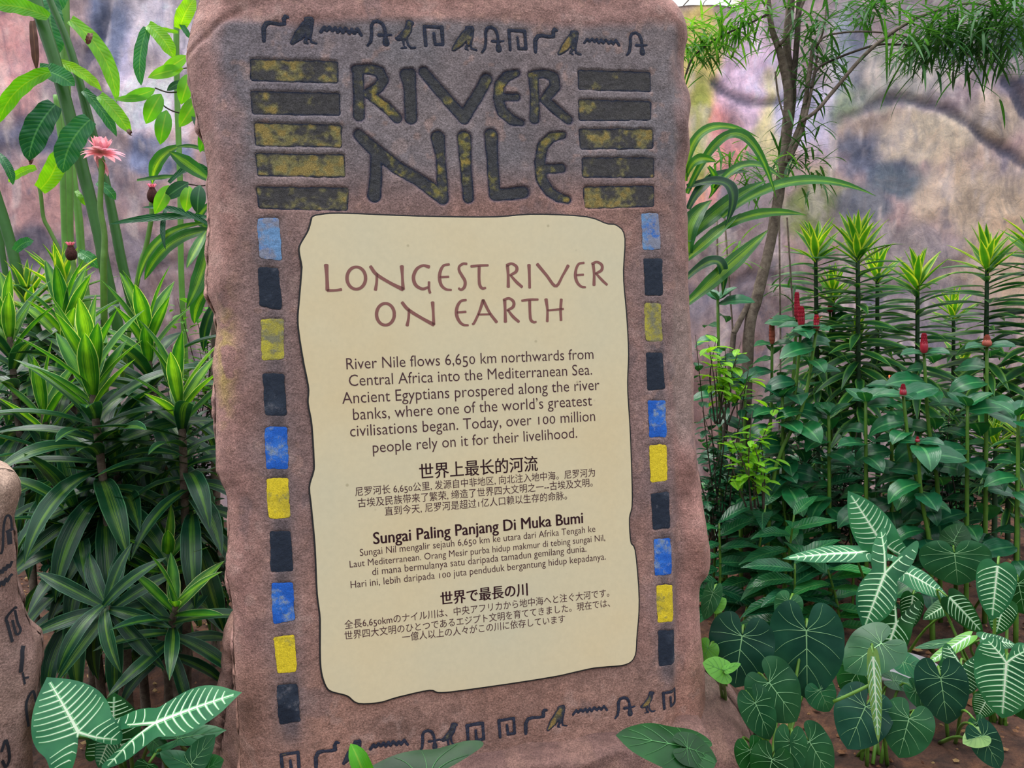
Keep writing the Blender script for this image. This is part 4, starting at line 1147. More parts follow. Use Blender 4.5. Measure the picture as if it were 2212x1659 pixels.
# ---- yellow-margined dracaenas
it = leafset('leaf', ind_top, [G(L=.15, hw=.0165, prof='lance', droop=d, fold=.35, side=s) for d, s in ((.05, 0), (.3, .05), (.2, -.05))])
im = leafset('leaf', ind_low, [G(L=.185, hw=.0185, prof='lance', droop=d, fold=.3, side=s, power=1.3) for d, s in ((.35, 0), (.5, .06), (.2, -.06))])
il = leafset('leaf', ind_low, [G(L=.19, hw=.02, prof='lance', droop=d, fold=.3, side=s, power=1.0) for d, s in ((.8, 0), (1.0, .06), (.6, -.06))])
def india(px, py, d, n, label, ntop=18, axis=(0, 0, 1), dx=0, spacing=.0105, k=1.0, group=None, el=(.3, -.35)):
    p, q = stem_to_ground(px, py, d, dx)
    t = thing('margined_dracaena', label, 'plant', q, group)
    a = nz(axis)
    tube('stem', [p + a * .02, p - a * .1, (p + q) / 2, q], [.006, .008, .010, .012], stem_dk, t, n=14, rough=.15)
    whorl(t, p + a * .035, a, ntop, [it], (1.4, .55), .004, .9, scale=(k * .85, k * 1.15))
    whorl(t, p - a * .012, a, int(n * 1.25), [im, im, im, il, il], el, spacing * .82, 1.0, scale=(k, k * 1.05), face=.9)
    return t
india(1853, 545, 3.05, 62, 'tallest yellow-margined dracaena, its crown standing against the mural', k=1.08, ntop=22)
india(1762, 552, 3.2, 56, 'yellow-margined dracaena nearest the tree trunk')
india(1982, 615, 3.1, 56, 'yellow-margined dracaena between the two tallest of its kind', k=1.02)
india(2132, 575, 3.05, 58, 'yellow-margined dracaena with a bare-topped column of leaves, next after the shorter one', k=1.02)
india(2238, 545, 3.0, 58, 'yellow-margined dracaena cut by the edge of the photo', k=1.05)
india(1800, 640, 3.35, 44, 'yellow-margined dracaena standing behind the first two', k=.9)
india(2060, 680, 3.4, 44, 'shorter yellow-margined dracaena in the gap before the pale mural patch', k=.8)
india(1895, 598, 3.3, 40, 'yellow-margined dracaena half hidden behind the tallest one', k=.9)
india(1850, 735, 3.4, 24, 'small bright dracaena seen low between the stems', k=.8)
india(136, 628, 2.75, 30, 'yellow-margined dracaena among the ginger canes', k=1.1, ntop=20)
india(62, 660, 2.7, 26, 'smaller yellow-margined dracaena beside the leaning canes', k=1.0, ntop=16)
india(1945, 1035, 2.9, 16, 'low yellow-margined shoot behind the white-veined leaves', k=.6)
india(2150, 960, 2.9, 14, 'low yellow-margined shoot at the foot of the costus', k=.65)
india(2200, 930, 2.8, 14, 'low yellow-margined shoot by the pale foot of the wall', k=.65)
india(1760, 880, 3.5, 50, 'dense dark dracaena under the tallest crown', k=.9, ntop=4)
india(2080, 800, 3.5, 50, 'dense dark dracaena filling the gap against the mural', k=.9, ntop=4)
india(2180, 850, 3.4, 50, 'dense dark dracaena below the outermost crown', k=.9, ntop=4)

# ---- a leaf laid between two points of the photograph, built in depth
def pleaf(parent, b, t, wpx, d, material, d1=None, bend=0.0, prof='band', fold=.3, wave=0.0, face=.7, droop=.3, name='leaf', twist=0.0, up=(0, 0, 1), nl=14):
    d1 = d if d1 is None else d1
    P0, P2 = at(*b, d), at(*t, d1)
    m = ((b[0] + t[0]) / 2, (b[1] + t[1]) / 2); L = math.hypot(t[0] - b[0], t[1] - b[1])
    nxp = (-(t[1] - b[1]) / (L + 1e-9), (t[0] - b[0]) / (L + 1e-9))
    P1 = at(m[0] + nxp[0] * bend * 2, m[1] + nxp[1] * bend * 2, (d + d1) / 2 - 0.03)
    tt = np.linspace(0, 1, nl + 1)[:, None]
    C_ = P0 * (1 - tt) ** 2 + 2 * P1 * tt * (1 - tt) + P2 * tt ** 2
    T_ = np.gradient(C_, axis=0); T_ /= np.linalg.norm(T_, axis=1)[:, None]
    toc = nz(CAM - (P0 + P2) / 2)
    ref = toc * face + np.array(up) * (1 - face)
    N_ = ref - T_ * (T_ @ ref)[:, None]; N_ /= np.linalg.norm(N_, axis=1)[:, None]
    B_ = np.cross(N_, T_)
    tp, wp = PROF[prof]
    hw = wpx / 2 / F * (d + d1) / 2 / max(.5, math.cos(fold))
    w = np.interp(tt[:, 0], tp, wp) * hw
    nw = 4; V = []; UV = []
    for i in range(nl + 1):
        tw = twist * tt[i, 0]
        n_, b_ = N_[i] * math.cos(tw) + B_[i] * math.sin(tw), B_[i] * math.cos(tw) - N_[i] * math.sin(tw)
        for k in range(nw + 1):
            u = k / nw * 2 - 1
            h = abs(u) * math.sin(fold) * w[i] + wave * hw * abs(u) ** 1.5 * math.sin(tt[i, 0] * 24 + u * 1.5)
            V.append(C_[i] + b_ * u * w[i] * math.cos(fold) + n_ * h); UV.append((k / nw, tt[i, 0]))
    f = [(i * 5 + k, i * 5 + k + 1, i * 5 + k + 6, i * 5 + k + 5) for i in range(nl) for k in range(4)]
    return obj(name, V, f, material, parent, uv=UV)

def pxtube(parent, name, pts, rpx, d, material, toground=True, sides=8, rough=.05, d1=None, extra=None):
    P = [at(x, y, d if d1 is None else d + (d1 - d) * i / (len(pts) - 1)) for i, (x, y) in enumerate(pts)]
    R = [r / F * d for r in (rpx if isinstance(rpx, (list, tuple)) else [rpx] * len(pts))]
    if toground:
        v = P[-1] - P[-2]; v = v / abs(v[2] - 1e-9)
        z_ = P[-1][2] + .02
        for k_ in (.33, .66, 1.0):
            P.append(P[len(pts) - 1] + np.array((np.clip(v[0], -.25, .25), 0, -1)) * z_ * k_); R.append(R[len(pts) - 1])
    return tube(name, P, R, material, parent, sides=sides, n=len(P) * 5, rough=rough)

# ---- torch gingers: every cane is a plant of its own
def ginger_cane(pts, r, d, label, m=cane):
    q = at(*pts[-1], d)
    t = thing('torch_ginger', label, 'plant', (q[0], q[1], 0.0), 'torch ginger canes against the mural')
    c = pxtube(t, 'stem', pts, r, d, m)
    # the sheath edges that wrap the cane
    return t
c1 = ginger_cane([(70, -60), (76, 0), (118, 130), (150, 250), (172, 340), (200, 450), (217, 524), (231, 600)], [15, 14, 13, 13, 13, 12, 12, 12], 2.7, 'thickest dark ginger cane leaning across the other canes')
c2 = ginger_cane([(92, -50), (108, 0), (152, 108), (195, 268), (230, 400), (250, 499), (271, 600)], [7, 7, 8, 9, 9, 10, 10], 2.8, 'slim ginger cane leaning just beside the pink flower')
c3 = ginger_cane([(139, -60), (139, 0), (142, 217), (147, 400), (148, 506), (153, 600)], 10, 3.1, 'pale upright ginger cane behind the leaning pair', cane_l)
c4 = ginger_cane([(121, 206), (129, 280), (134, 325), (139, 506), (146, 600)], 6, 3.0, 'thin ginger cane in front of the pale upright one', cane_l)
c5 = ginger_cane([(152, 340), (160, 400), (170, 470), (181, 600)], 8, 3.2, 'ginger cane standing straight behind the flower head', cane_l)
c6 = ginger_cane([(-40, 330), (-5, 434), (22, 524), (45, 610)], 11, 2.7, 'thick ginger cane entering at the edge of the photo')
c7 = ginger_cane([(-12, 440), (0, 506), (14, 600)], 6, 2.9, 'thin ginger cane beside the one at the edge of the photo')
c8 = ginger_cane([(386, 20), (381, 65), (383, 217), (389, 398), (392, 600)], 6, 2.9, 'pale ginger cane near the slab carrying yellow leaves', cane_l)
c9 = ginger_cane([(84, 400), (88, 420), (94, 470), (108, 499), (132, 550), (150, 620)], 4, 2.8, 'thin bent ginger shoot with one upright leaf', stem_g)
for par, lst_ in ((c1, [((105, 38), (-25, 12), 34, 2.65, ging_y, 10), ((108, 155), (-4, 268), 34, 2.6, ging_y, 22), ((85, 150), (162, 186), 40, 2.65, ging_g, -6), ((119, 226), (62, 348), 54, 2.6, ging_d, 12)]),
                  (c2, [((152, 43), (252, 221), 34, 2.7, ging_y, -24), ((195, 258), (136, 374), 52, 2.6, ging_g, 14), ((127, 134), (220, 197), 24, 2.75, ging_y, -8), ((181, 195), (252, 295), 24, 2.78, ging_g, -6), ((215, 206), (283, 290), 30, 2.72, ging_y, -4),
                        ((210, 394), (250, 432), 20, 2.7, ging_g, -4), ((165, 412), (185, 444), 12, 2.75, ging_y, 0)]),
                  (c3, [((108, 0), (128, 116), 54, 2.95, ging_g, 8), ((80, -40), (30, 15), 26, 2.95, ging_y, 8), ((150, -30), (95, 60), 40, 2.98, ging_g, 10)]),
                  (c4, [((78, 362), (18, 394), 18, 2.85, ging_y, 6), ((134, 380), (110, 356), 16, 2.9, ging_g, 2)]),
                  (c5, [((170, 546), (212, 580), 26, 2.9, ging_g, -5)]),
                  (c6, [((-10, 330), (28, 400), 18, 2.6, ging_g, -9), ((33, 542), (73, 520), 22, 2.6, ging_g, -6)]),
                  (c8, [((318, 60), (305, 185), 26, 2.8, ging_g, 9), ((320, 54), (376, 127), 32, 2.8, ging_y, -7), ((388, 62), (421, -4), 34, 2.8, ging_y, -4), ((385, 70), (318, 58), 10, 2.85, ging_y, 0), ((390, 50), (412, 84), 12, 2.8, ging_g, 0)]),
                  (c9, [((87, 409), (128, 318), 40, 2.7, ging_y, 10)])):
    for b_, t_, w_, d_, m_, bd in lst_:
        pleaf(par, b_, t_, w_, d_, m_, bend=bd, prof='band', wave=.16, fold=.2, face=.75, twist=RNG.uniform(-.2, .2))
for p_, q_, w_ in (((70, 45), (79, 152), 16), ((196, 72), (188, 96), 12), ((70, 340), (64, 356), 8), ((276, 280), (284, 292), 10)):
    pleaf(c1, p_, q_, w_, 2.62, dead_m, wave=.3, name='withered_tip')

# torch ginger flower in bloom
pink = leaf_mat('petal_pink', lin(255, 205, 212), lin(255, 188, 200), None, 'plain', .4, .4, tcol=(1.1, 1, 1, 1)); pink_d = leaf_mat('petal_rose', lin(250, 150, 170), lin(246, 140, 162), None, 'plain', .4, .4, tcol=(1.1, 1, 1, 1))
dried = plain_mat('dried_bract', lin(70, 38, 34), 0.8, 0.5, 200, 0.2, 1.0); redtip = plain_mat('bract_red', lin(196, 50, 76), 0.5, 0.3, 90, 0.4)
q = at(224, 600, 2.5)
fl = thing('ginger_flower', 'pink torch ginger flower in full bloom on its bare stalk', 'flower', (q[0], q[1], 0))
pxtube(fl, 'stalk', [(220, 345), (220, 362), (218, 400), (217, 452), (225, 500), (226, 535), (224, 600)], [7, 6, 5.5, 6, 6, 6.5, 7], 2.5, stem_g)
fc = at(220, 334, 2.5)
petal = blade_geo(1.0, .22, 'oval', droop=-.5, fold=.25, nl=6, nw=2)
pm = mesh('petal', *petal[:2], pink, petal[2]); petal2 = blade_geo(1.0, .2, 'oval', droop=.5, fold=.25, nl=6, nw=2); pm2 = mesh('petal', *petal2[:2], pink, petal2[2]); pm3 = mesh('petal', *petal2[:2], pink_d, petal2[2])
for i in range(15):
    X, Y, Z = rotz_axes(i * .42, RNG.uniform(-.05, .3)); k = RNG.uniform(.062, .076); inst('petal', pm2, X * k, Y * k, Z * k, fc + (0, 0, .005), fl)
for i in range(14):
    X, Y, Z = rotz_axes(i * .449, RNG.uniform(.5, .85)); k = .055; inst('petal', pm, X * k, Y * k, Z * k, fc + (0, 0, .008), fl)
for i in range(16):
    X, Y, Z = rotz_axes(i * 2.4, RNG.uniform(1.0, 1.5)); k = .046; inst('petal', pm3 if i % 3 == 0 else pm, X * k, Y * k * 1.4, Z * k, fc + (0, 0, .012), fl)
for a_ in (2.6, 3.0, 3.5):
    X, Y, Z = rotz_axes(a_ + 1.2, -.9); inst('petal', pm2, X * .07, Y * .07, Z * .07, fc + (-.012, -.01, -.005), fl)
def cone(parent, p, h, r, m, name='cone', tip=None, rows=9):
    G_ = Geo()
    for i in range(rows):
        t_ = i / (rows - 1); rr = r * 1.25 * (1 - .8 * t_ ** 2)
        for j in range(8):
            X, Y, Z = rotz_axes(j * .785 + i * .39, .95)
            v, f, uv = blade_geo(h / rows * 2.0, h / rows * 1.0 if h / rows * 1.0 < r * .9 else r * .9, 'oval', droop=-.9, fold=.5, nl=3, nw=2)
            c = p + np.array((0, 0, t_ * h * .85)); s_ = c + X * rr * .55
            G_.add(v @ np.array((X, Y, Z)) + s_, f, uv)
    v, f, uv = tube_geo([p, p + (0, 0, h * .25), p + (0, 0, h * .6), p + (0, 0, h)], [r * .5, r * .8, r * .75, r * .3], 8)
    G_.add(v, f, uv)
    return G_.build(name, m, parent)
for (x, y, dd, lbl, pts) in ((331, 437, 2.6, 'dried dark torch ginger head with red tips near the slab', [(327, 437), (327, 470), (315, 535), (298, 600)]),
                             (155, 562, 2.6, 'dried dark torch ginger head low above the yellow-margined crown', [(157, 560), (163, 600), (168, 660)])):
    q = at(*pts[-1], dd)
    t = thing('dried_ginger_head', lbl, 'flower', (q[0], q[1], 0))
    pxtube(t, 'stalk', pts, 5, dd, stem_g)
    p = at(x, y, dd)
    cone(t, p, .05, .022, dried, 'head', rows=7)
    for i in range(9):
        X, Y, Z = rotz_axes(i * .7, 1.1); inst('petal', pm3, X * .02, Y * .03, Z * .02, p + X * .012 + (0, 0, .035), t)

# ---- branch of oval leaves coming from behind the slab
br = thing('leafy_branch', 'branch of oval backlit leaves reaching out from behind the slab', 'plant', at(450, 430, 2.4))
for pts, r in (([(445, 190), (421, 184), (390, 197), (362, 199), (335, 190)], 1.6), ([(450, 251), (439, 249), (410, 246), (380, 242), (360, 233), (349, 224)], 1.6), ([(450, 400), (430, 401), (405, 397)], 1.6), ([(430, 150), (405, 147), (396, 148)], 1.4), ([(480, 120), (478, 250), (480, 420)], 3)):
    pxtube(br, 'twig', pts, r, 2.3, bark_d, toground=False, sides=5)
for b_, t_, w_, m_ in (((404, 120), (344, 158), 27, oval_y), ((396, 148), (319, 168), 27, oval_y), ((335, 192), (262, 214), 26, oval_y), ((325, 210), (243, 214), 16, oval_y), ((348, 203), (315, 268), 36, oval_y), ((360, 238), (346, 313), 34, oval_y),
                       ((412, 159), (391, 226), 34, oval_y), ((430, 208), (387, 275), 34, oval_y), ((414, 240), (443, 302), 20, oval_d), ((396, 177), (360, 196), 16, oval_d), ((407, 394), (354, 431), 30, oval_d), ((365, 400), (334, 463), 30, oval_y),
                       ((409, 402), (401, 458), 30, oval_y), ((432, 400), (427, 462), 32, oval_d), ((440, 180), (420, 240), 26, oval_y), ((449, 260), (432, 330), 24, oval_y), ((455, 200), (437, 150), 24, oval_y)):
    pleaf(br, b_, t_, w_, 2.28, m_, prof='oval', bend=RNG.uniform(-3, 3), fold=.15, face=.8, nl=8)
# thin sprays peeping out at the same edge

# ---- corn plants with long arching straps, one each side of the slab
def straps(label, base_d, rows, loc):
    t = thing('corn_plant', label, 'plant', (loc[0], loc[1], 0))
    for pts, w_, m_, fd in rows:
        if len(pts) == 2: bd, b_, t_ = 0, pts[0], pts[1]
        else:
            b_, c_, t_ = pts; L = math.hypot(t_[0] - b_[0], t_[1] - b_[1]) + 1e-9
            nx_, ny_ = -(t_[1] - b_[1]) / L, (t_[0] - b_[0]) / L
            bd = (c_[0] - (b_[0] + t_[0]) / 2) * nx_ + (c_[1] - (b_[1] + t_[1]) / 2) * ny_
        pleaf(t, b_, t_, w_, base_d, m_, d1=base_d + RNG.uniform(-.15, .1), bend=bd, prof='strap', fold=fd, face=.6, twist=RNG.uniform(-.5, .5), wave=.04, nl=18)
    return t
loc = at(470, 600, 2.45)
cl = straps('corn plant with long drooping straps half behind the slab, near the dried ginger head', 2.4, [
    ([(383, 318), (345, 345), (329, 398)], 30, corn_m, .3), ([(452, 388), (365, 327)], 36, corn_m, .2), ([(456, 488), (380, 455), (306, 448)], 16, ging_d, .3), ([(456, 470), (340, 470), (234, 485)], 18, ging_d, .3),
    ([(457, 499), (380, 520), (312, 606)], 36, corn_m, .3), ([(455, 506), (440, 580), (402, 668)], 38, corn_m, .2), ([(440, 483), (350, 515), (297, 618)], 20, corn_m, .4), ([(445, 500), (425, 535), (403, 580)], 22, corn_m, .3),
    ([(365, 395), (425, 360), (470, 420)], 18, ging_d, .3), ([(383, 318), (420, 318), (455, 335)], 12, corn_m, .3), ([(455, 440), (430, 470), (470, 500)], 24, corn_m, .3), ([(296, 390), (345, 385), (400, 380)], 14, corn_m, .4), ([(360, 445), (352, 490), (358, 540)], 12, ging_d, .3), ([(455, 620), (436, 640), (420, 700)], 30, corn_m, .3), ([(470, 650), (450, 690), (440, 760)], 26, jam_low, .3)], loc)
pxtube(cl, 'stem', [(475, 380), (470, 520), (466, 640)], 10, 2.5, bark)
loc = at(1470, 600, 2.2)
cr = straps('corn plant with long arching striped straps beside the upper slab edge and tree trunk', 2.2, [
    ([(1480, 391), (1545, 270), (1640, 298)], 24, corn_m, .35), ([(1484, 418), (1600, 290), (1678, 432)], 26, corn_m, .35), ([(1484, 404), (1560, 385), (1565, 493)], 28, jam_low, .3), ([(1545, 408), (1625, 355), (1698, 396)], 24, corn_m, .3),
    ([(1484, 520), (1560, 450), (1656, 390)], 38, corn_m, .25), ([(1487, 452), (1550, 380), (1618, 371)], 26, jam_low, .3), ([(1560, 470), (1700, 395), (1893, 424)], 28, corn_m, .3), ([(1520, 520), (1630, 465), (1743, 465)], 26, corn_m, .3),
    ([(1485, 655), (1560, 590), (1660, 496)], 38, corn_m, .25), ([(1487, 548), (1495, 480), (1538, 432)], 42, corn_m, .3), ([(1484, 560), (1530, 520), (1600, 460)], 34, corn_m, .3), ([(1484, 380), (1510, 345), (1548, 350)], 26, corn_m, .3),
    ([(1530, 360), (1545, 400), (1530, 430)], 18, corn_m, .3), ([(1484, 600), (1540, 560), (1560, 640)], 30, jam_low, .3)], loc)
pxtube(cr, 'stem', [(1466, 380), (1464, 520), (1462, 700)], 11, 2.25, bark)

# ---- the multi-stemmed tree with needle-like leaves
q = at(1600, 1000, 3.3)
tree = thing('needle_leaf_tree', 'slender multi-stemmed tree with hanging sprays of narrow leaves before the mural', 'tree', (q[0], q[1], 0))
for pts, r, dd, m_ in (([(1655, -30), (1660, 0), (1667, 61), (1681, 102), (1692, 140), (1703, 204), (1697, 306), (1684, 408), (1676, 460), (1661, 540), (1637, 635), (1620, 700), (1614, 790), (1610, 900)], [5, 5, 6, 7, 9, 10, 11, 11, 11, 11, 12, 12, 12, 13], 3.1, bark),
                       ([(1709, -30), (1708, 0), (1700, 102), (1706, 160), (1711, 210), (1700, 306)], [9, 9, 9, 9, 9, 8], 3.14, bark), ([(1728, -30), (1727, 0), (1719, 119), (1710, 215), (1706, 270)], [6, 6, 6, 6, 5], 3.12, bark_d),
                       ([(1757, 95), (1749, 153), (1740, 215), (1730, 265), (1713, 310), (1699, 354)], [4, 5, 5, 6, 6, 5], 3.05, bark), ([(1766, 120), (1757, 170), (1745, 230), (1729, 290), (1705, 345)], [2, 3, 4, 5, 5], 3.04, bark),
                       ([(2165, 22), (2110, 8), (2055, 14), (1970, 44), (1878, 109), (1800, 197), (1765, 238), (1732, 262)], [2, 2, 3, 3.5, 4, 4, 4, 4], 2.95, bark),
                       ([(1985, 100), (1940, 96), (1885, 99), (1800, 129), (1765, 150), (1752, 190)], [1.6, 2, 2.4, 2.6, 2.8, 3], 2.98, bark_d), ([(1990, 92), (1940, 75), (1860, 68), (1790, 76), (1765, 96)], [1.4, 1.8, 2, 2, 2], 3.0, bark),
                       ([(1750, -30), (1729, 20), (1705, 70), (1684, 97)], [2.5, 3, 3, 4], 3.08, bark), ([(1788, -20), (1780, 60), (1763, 105)], [2, 2, 2.5], 3.06, bark), ([(1482, 160), (1496, 125), (1530, 95), (1575, 70), (1610, 55), (1660, 30)], [2.2, 2, 2, 2, 2, 3], 3.05, bark_d),
                       ([(1675, 155), (1680, 200), (1690, 240), (1698, 265)], [2, 2, 2, 2], 3.07, bark), ([(1619, 653), (1600, 690), (1585, 720)], [6, 6, 6], 3.1, bark)):
    pxtube(tree, 'branch', pts, r, dd, m_, toground=False, sides=8 if r[0] > 3 else 6, rough=.12)
# trunk foot and thin aerial shoots reaching the soil
P = [at(1610, 900, 3.1), ]
ft = P[0].copy(); ft[2] = -0.02
tube('trunk', [at(1612, 860, 3.1), P[0], ft], [.022, .024, .032], bark_d, tree, n=6, rough=.15)
ft2 = at(1585, 720, 3.1); g2_ = ft2.copy(); g2_[2] = -.02; g2_[0] -= .12
tube('trunk', [ft2, (ft2 + g2_) / 2, g2_], [.011, .012, .015], bark_d, tree, n=6)
for x0, x1 in ((1683, 1660), (1548, 1530), (1565, 1590), (1700, 1720)):
    a_ = at(x0, 470, 3.15); b_ = at(x1, 900, 3.15); b_[2] = -.02
    tube('twig', [a_, (a_ + b_) / 2 + (.02, 0, 0), b_], [.004, .004, .005], bark, tree, sides=5, n=8)
podo_y = leaf_mat('needle_leaf_light', lin(120, 170, 60), lin(74, 136, 52), None, 'plain', 0.3, 0.45)
def spray(x, y, d, n, L=.135, dirv=(0, 0, -1), spread=1.0, m_=podo_m, el0=-.55):
    G_ = Geo(); c = at(x, y, d)
    for i in range(n):
        base = c + NR.normal(0, 1, 3) * np.array((.035, .04, .028)) * spread
        az = NR.rand() * 6.28; el = NR.uniform(el0, .95)
        X, Y, Z = rotz_axes(az, el)
        X = nz(X + np.array(dirv) * .15); Y = nz(np.cross((0, 0, 1), X)); Z = np.cross(X, Y)
        v, f, uv = blade_geo(L * NR.uniform(.7, 1.15), .0048, 'line', droop=NR.uniform(.2, 1.15), fold=.15, nl=6, nw=2, power=1.1)
        G_.add(v @ np.array((X, Y, Z)) + base, f, uv)
    G_.build('leaf_spray', m_, tree, kind='stuff')
for x, y, n in [(1600, 62, 34), (1565, 45, 20), (1503, 85, 30), (1522, 108, 26), (1640, 20, 20), (1545, 88, 16), (1490, 70, 24), (1485, 130, 20), (1575, 110, 22), (1610, 30, 24), (1530, 70, 18), (1680, 90, 12), (1770, 60, 22), (1745, 90, 26), (1772, 130, 34), (1752, 200, 24), (1795, 145, 26), (1720, 255, 12), (1730, 300, 8),
                (1886, 12, 55), (1870, 30, 20), (1935, 20, 12), (1800, 20, 14), (1760, 20, 16), (1690, 20, 14), (1735, 350, 34), (1700, 330, 16), (1600, 345, 24), (1560, 335, 16), (1650, 365, 20), (1625, 395, 16), (1740, 385, 14), (1590, 540, 10), (1680, 620, 10),
                (1975, 100, 34)]:
    spray(x, y, 3.05 + RNG.uniform(-.1, .1), int(n * 1.2), m_=podo_y if x < 1660 else podo_m)
for x, y, n in [(1990, 85, 44), (2022, 62, 40), (2055, 45, 44), (2085, 80, 44), (2108, 38, 40), (2138, 75, 48), (2166, 38, 48), (2192, 80, 44), (2205, 20, 40), (2010, 110, 36), (2055, 105, 36), (2120, 110, 34), (2230, 60, 40), (2150, 10, 30)]:
    spray(x, y, 2.85 + RNG.uniform(-.1, .15), int(n * 1.15), L=.18, dirv=(-.6, 0, -1.6), spread=1.6)

# leafy twigs of the wood beyond the wall, seen over its top
bt = thing('distant_tree', 'blurred twigs of a tree beyond the wall top', 'tree', (1.9, 6.6, 0))
G_ = Geo()
for i in range(60):
    a_ = np.array((NR.uniform(.9, 3.0), 6.6 + NR.uniform(-.2, .2), NR.uniform(2.4, 4.2))); b_ = a_ + NR.normal(0, .25, 3) * (1, .3, 1)
    v, f, uv = tube_geo([a_, (a_ + b_) / 2 + NR.normal(0, .04, 3), b_], [.006, .004, .002], 4, 6); G_.add(v, f, uv)
G_.build('twigs', bark, bt, kind='stuff')
tube('trunk', [(1.9, 6.6, 0), (1.95, 6.6, 1.5), (1.9, 6.6, 3.4)], [.08, .06, .03], bark, bt)

# ---- costus: stout green stems, oval spiralled leaves and red cones
co = leafset('leaf', costus_m, [G(L=.14, hw=.042, prof='oval', droop=d, fold=.2, side=s, wave=.05, nl=8) for d, s in ((.9, 0), (1.2, .08), (1.4, -.08), (.6, .03))])
def costus(px, py, d, h, r, m_, label, n=11, dx=0.0, cat='plant', tipm=None):
    p, q = stem_to_ground(px, py, d, dx)
    t = thing('costus', label, cat, q)
    mid = (p + q) / 2 + (dx * .3, 0, 0)
    tube('stem', [p + (0, 0, .005), p * .75 + q * .25, mid, q], [.005, .006, .007, .008], stem_g, t, n=12)
    if h: cone(t, p, h / F * d, r / F * d, m_, 'flower_cone', rows=max(4, int(h / 7)))
    if tipm is not None:
        for i in range(3):
            X, Y, Z = rotz_axes(i * 1.3 + 2, .9); inst('petal', tipm, X * .03, Y * .035, Z * .03, p + (0, 0, h / F * d * .7), t)
    az = RNG.random() * 6.28; n = int(n * 1.5)
    for i in range(4 if not h else 3):
        X, Y, Z = rotz_axes(az + i * 1.9 + .6, .75 if not h else .2); k = .62; Zn = Z + nz(CAM - p) * .5; Z = nz(Zn - X * X.dot(Zn)); Y = np.cross(Z, X)
        inst('leaf', co[3], X * k, Y * k, Z * k, p + (0, 0, .002), t)
    for i in range(n):
        t_ = (i + .3) / n; s_ = p * (1 - t_ * .7) + q * t_ * .7
        X, Y, Z = rotz_axes(az + i * 1.25, .25 - .5 * t_ + RNG.uniform(-.25, .2)); k = RNG.uniform(.7, 1.05); Zn = Z + nz(CAM - p) * RNG.uniform(.2, .9); Z = nz(Zn - X * X.dot(Zn)); Y = np.cross(Z, X)
        inst('leaf', co[RNG.randrange(4)], X * k, Y * k, Z * k, s_, t)
    return t
op = plain_mat('petal_orange', lin(240, 112, 50), 0.4, 0.15, 60); ot = mesh('petal', *petal2[:2], op, petal2[2])
costus(1722, 692, 2.9, 56, 7, red_cone, 'costus with the longest thin dark red cone', dx=-.1)
costus(1731, 706, 2.75, 34, 9, red_cone, 'costus with a plump red cone just in front of the longest one', dx=-.12)
costus(1764, 714, 2.7, 26, 8, red_cone, 'costus with a short red cone opening an orange flower', dx=-.2, tipm=ot)
costus(1996, 764, 2.6, 36, 10, red_cone, 'costus with a bright red pointed cone standing clear of the leaves', dx=.06)
costus(2132, 750, 2.55, 20, 12, brown_cone, 'costus with a faded orange-brown cone on a tall bare stem', n=9)
costus(1951, 856, 2.5, 20, 9, red_cone, 'costus with a small round red bud above paired leaves', dx=.1)
costus(1926, 835, 2.7, 18, 8, red_cone, 'costus with a half-hidden red bud and orange petal', tipm=ot)
costus(1982, 956, 2.45, 10, 6, red_cone, 'costus with a tiny red tip among broad leaves', dx=.05)
costus(1668, 745, 2.95, 52, 7, brown_cone, 'costus with a withered brown-red spike beside the trunk', dx=-.03)
costus(1793, 675, 3.3, 16, 8, red_cone, 'costus with a red cone glimpsed behind the tallest dracaena', n=6)
costus(1610, 830, 2.8, 0, 8, red_cone, 'flowerless costus with a glossy drooping top leaf by the tree foot', dx=-.03)
costus(1550, 650, 2.9, 0, 8, red_cone, 'flowerless costus at the slab edge under the arching straps', n=13, dx=0)
costus(2090, 880, 2.5, 0, 8, red_cone, 'flowerless costus next to the tall bare stem', n=9)
costus(1870, 870, 2.6, 0, 8, red_cone, 'flowerless costus below the small round bud', n=9)
costus(1790, 900, 2.7, 0, 8, red_cone, 'flowerless costus under the orange-flowered one', n=9)
costus(2200, 900, 2.4, 0, 8, red_cone, 'flowerless costus at the outer edge above the white-veined leaf', n=8)
costus(1690, 860, 2.75, 0, 8, red_cone, 'flowerless costus between the trunk and the dark dracaena', n=10)

# ---- small-leaved shrubs
sl = blade_geo(.045, .012, 'oval', droop=.4, fold=.2, nl=4, nw=2)
def bush(px, py, d, rx, rz, n, label, m_=small_d, k=1.0, ry=.12, twigs=14):
    c = at(px, py, d); q = c.copy(); q[2] = 0
    t = thing('small_leaved_shrub', label, 'shrub', q)
    G_ = Geo(); T_ = Geo(); m = 0
    tips = []
    for i in range(twigs):
        e_ = c + NR.uniform(-1, 1, 3) * (rx, ry, rz)
        b_ = np.array((c[0] + NR.uniform(-.3, .3) * rx, c[1] + NR.uniform(-.3, .3) * ry, max(0.0, c[2] - rz - .15)))
        md = (e_ + b_) / 2 + NR.normal(0, .02, 3)
        v, f, uv = tube_geo([b_, md, e_], [.003, .0022, .0012], 4, 7); T_.add(v, f, uv); tips.append((b_, md, e_))
    for i in range(n):
        b_, md, e_ = tips[i % twigs]; s_ = NR.uniform(.35, 1.0)
        p = b_ * (1 - s_) ** 2 + 2 * md * s_ * (1 - s_) + e_ * s_ ** 2 + NR.normal(0, .012, 3)
        X, Y, Z = rotz_axes(NR.rand() * 6.28, NR.uniform(-.4, .7)); kk = k * NR.uniform(.7, 1.3)
        G_.add(sl[0] @ np.array((X, Y, Z)) * kk + p, sl[1], sl[2])
    G_.build('foliage', m_, t, kind='stuff'); T_.build('twigs', bark_d, t, kind='stuff')
bush(40, 800, 2.75, .16, .22, 380, 'dark small-leaved shrub behind the crowns at the edge of the photo')
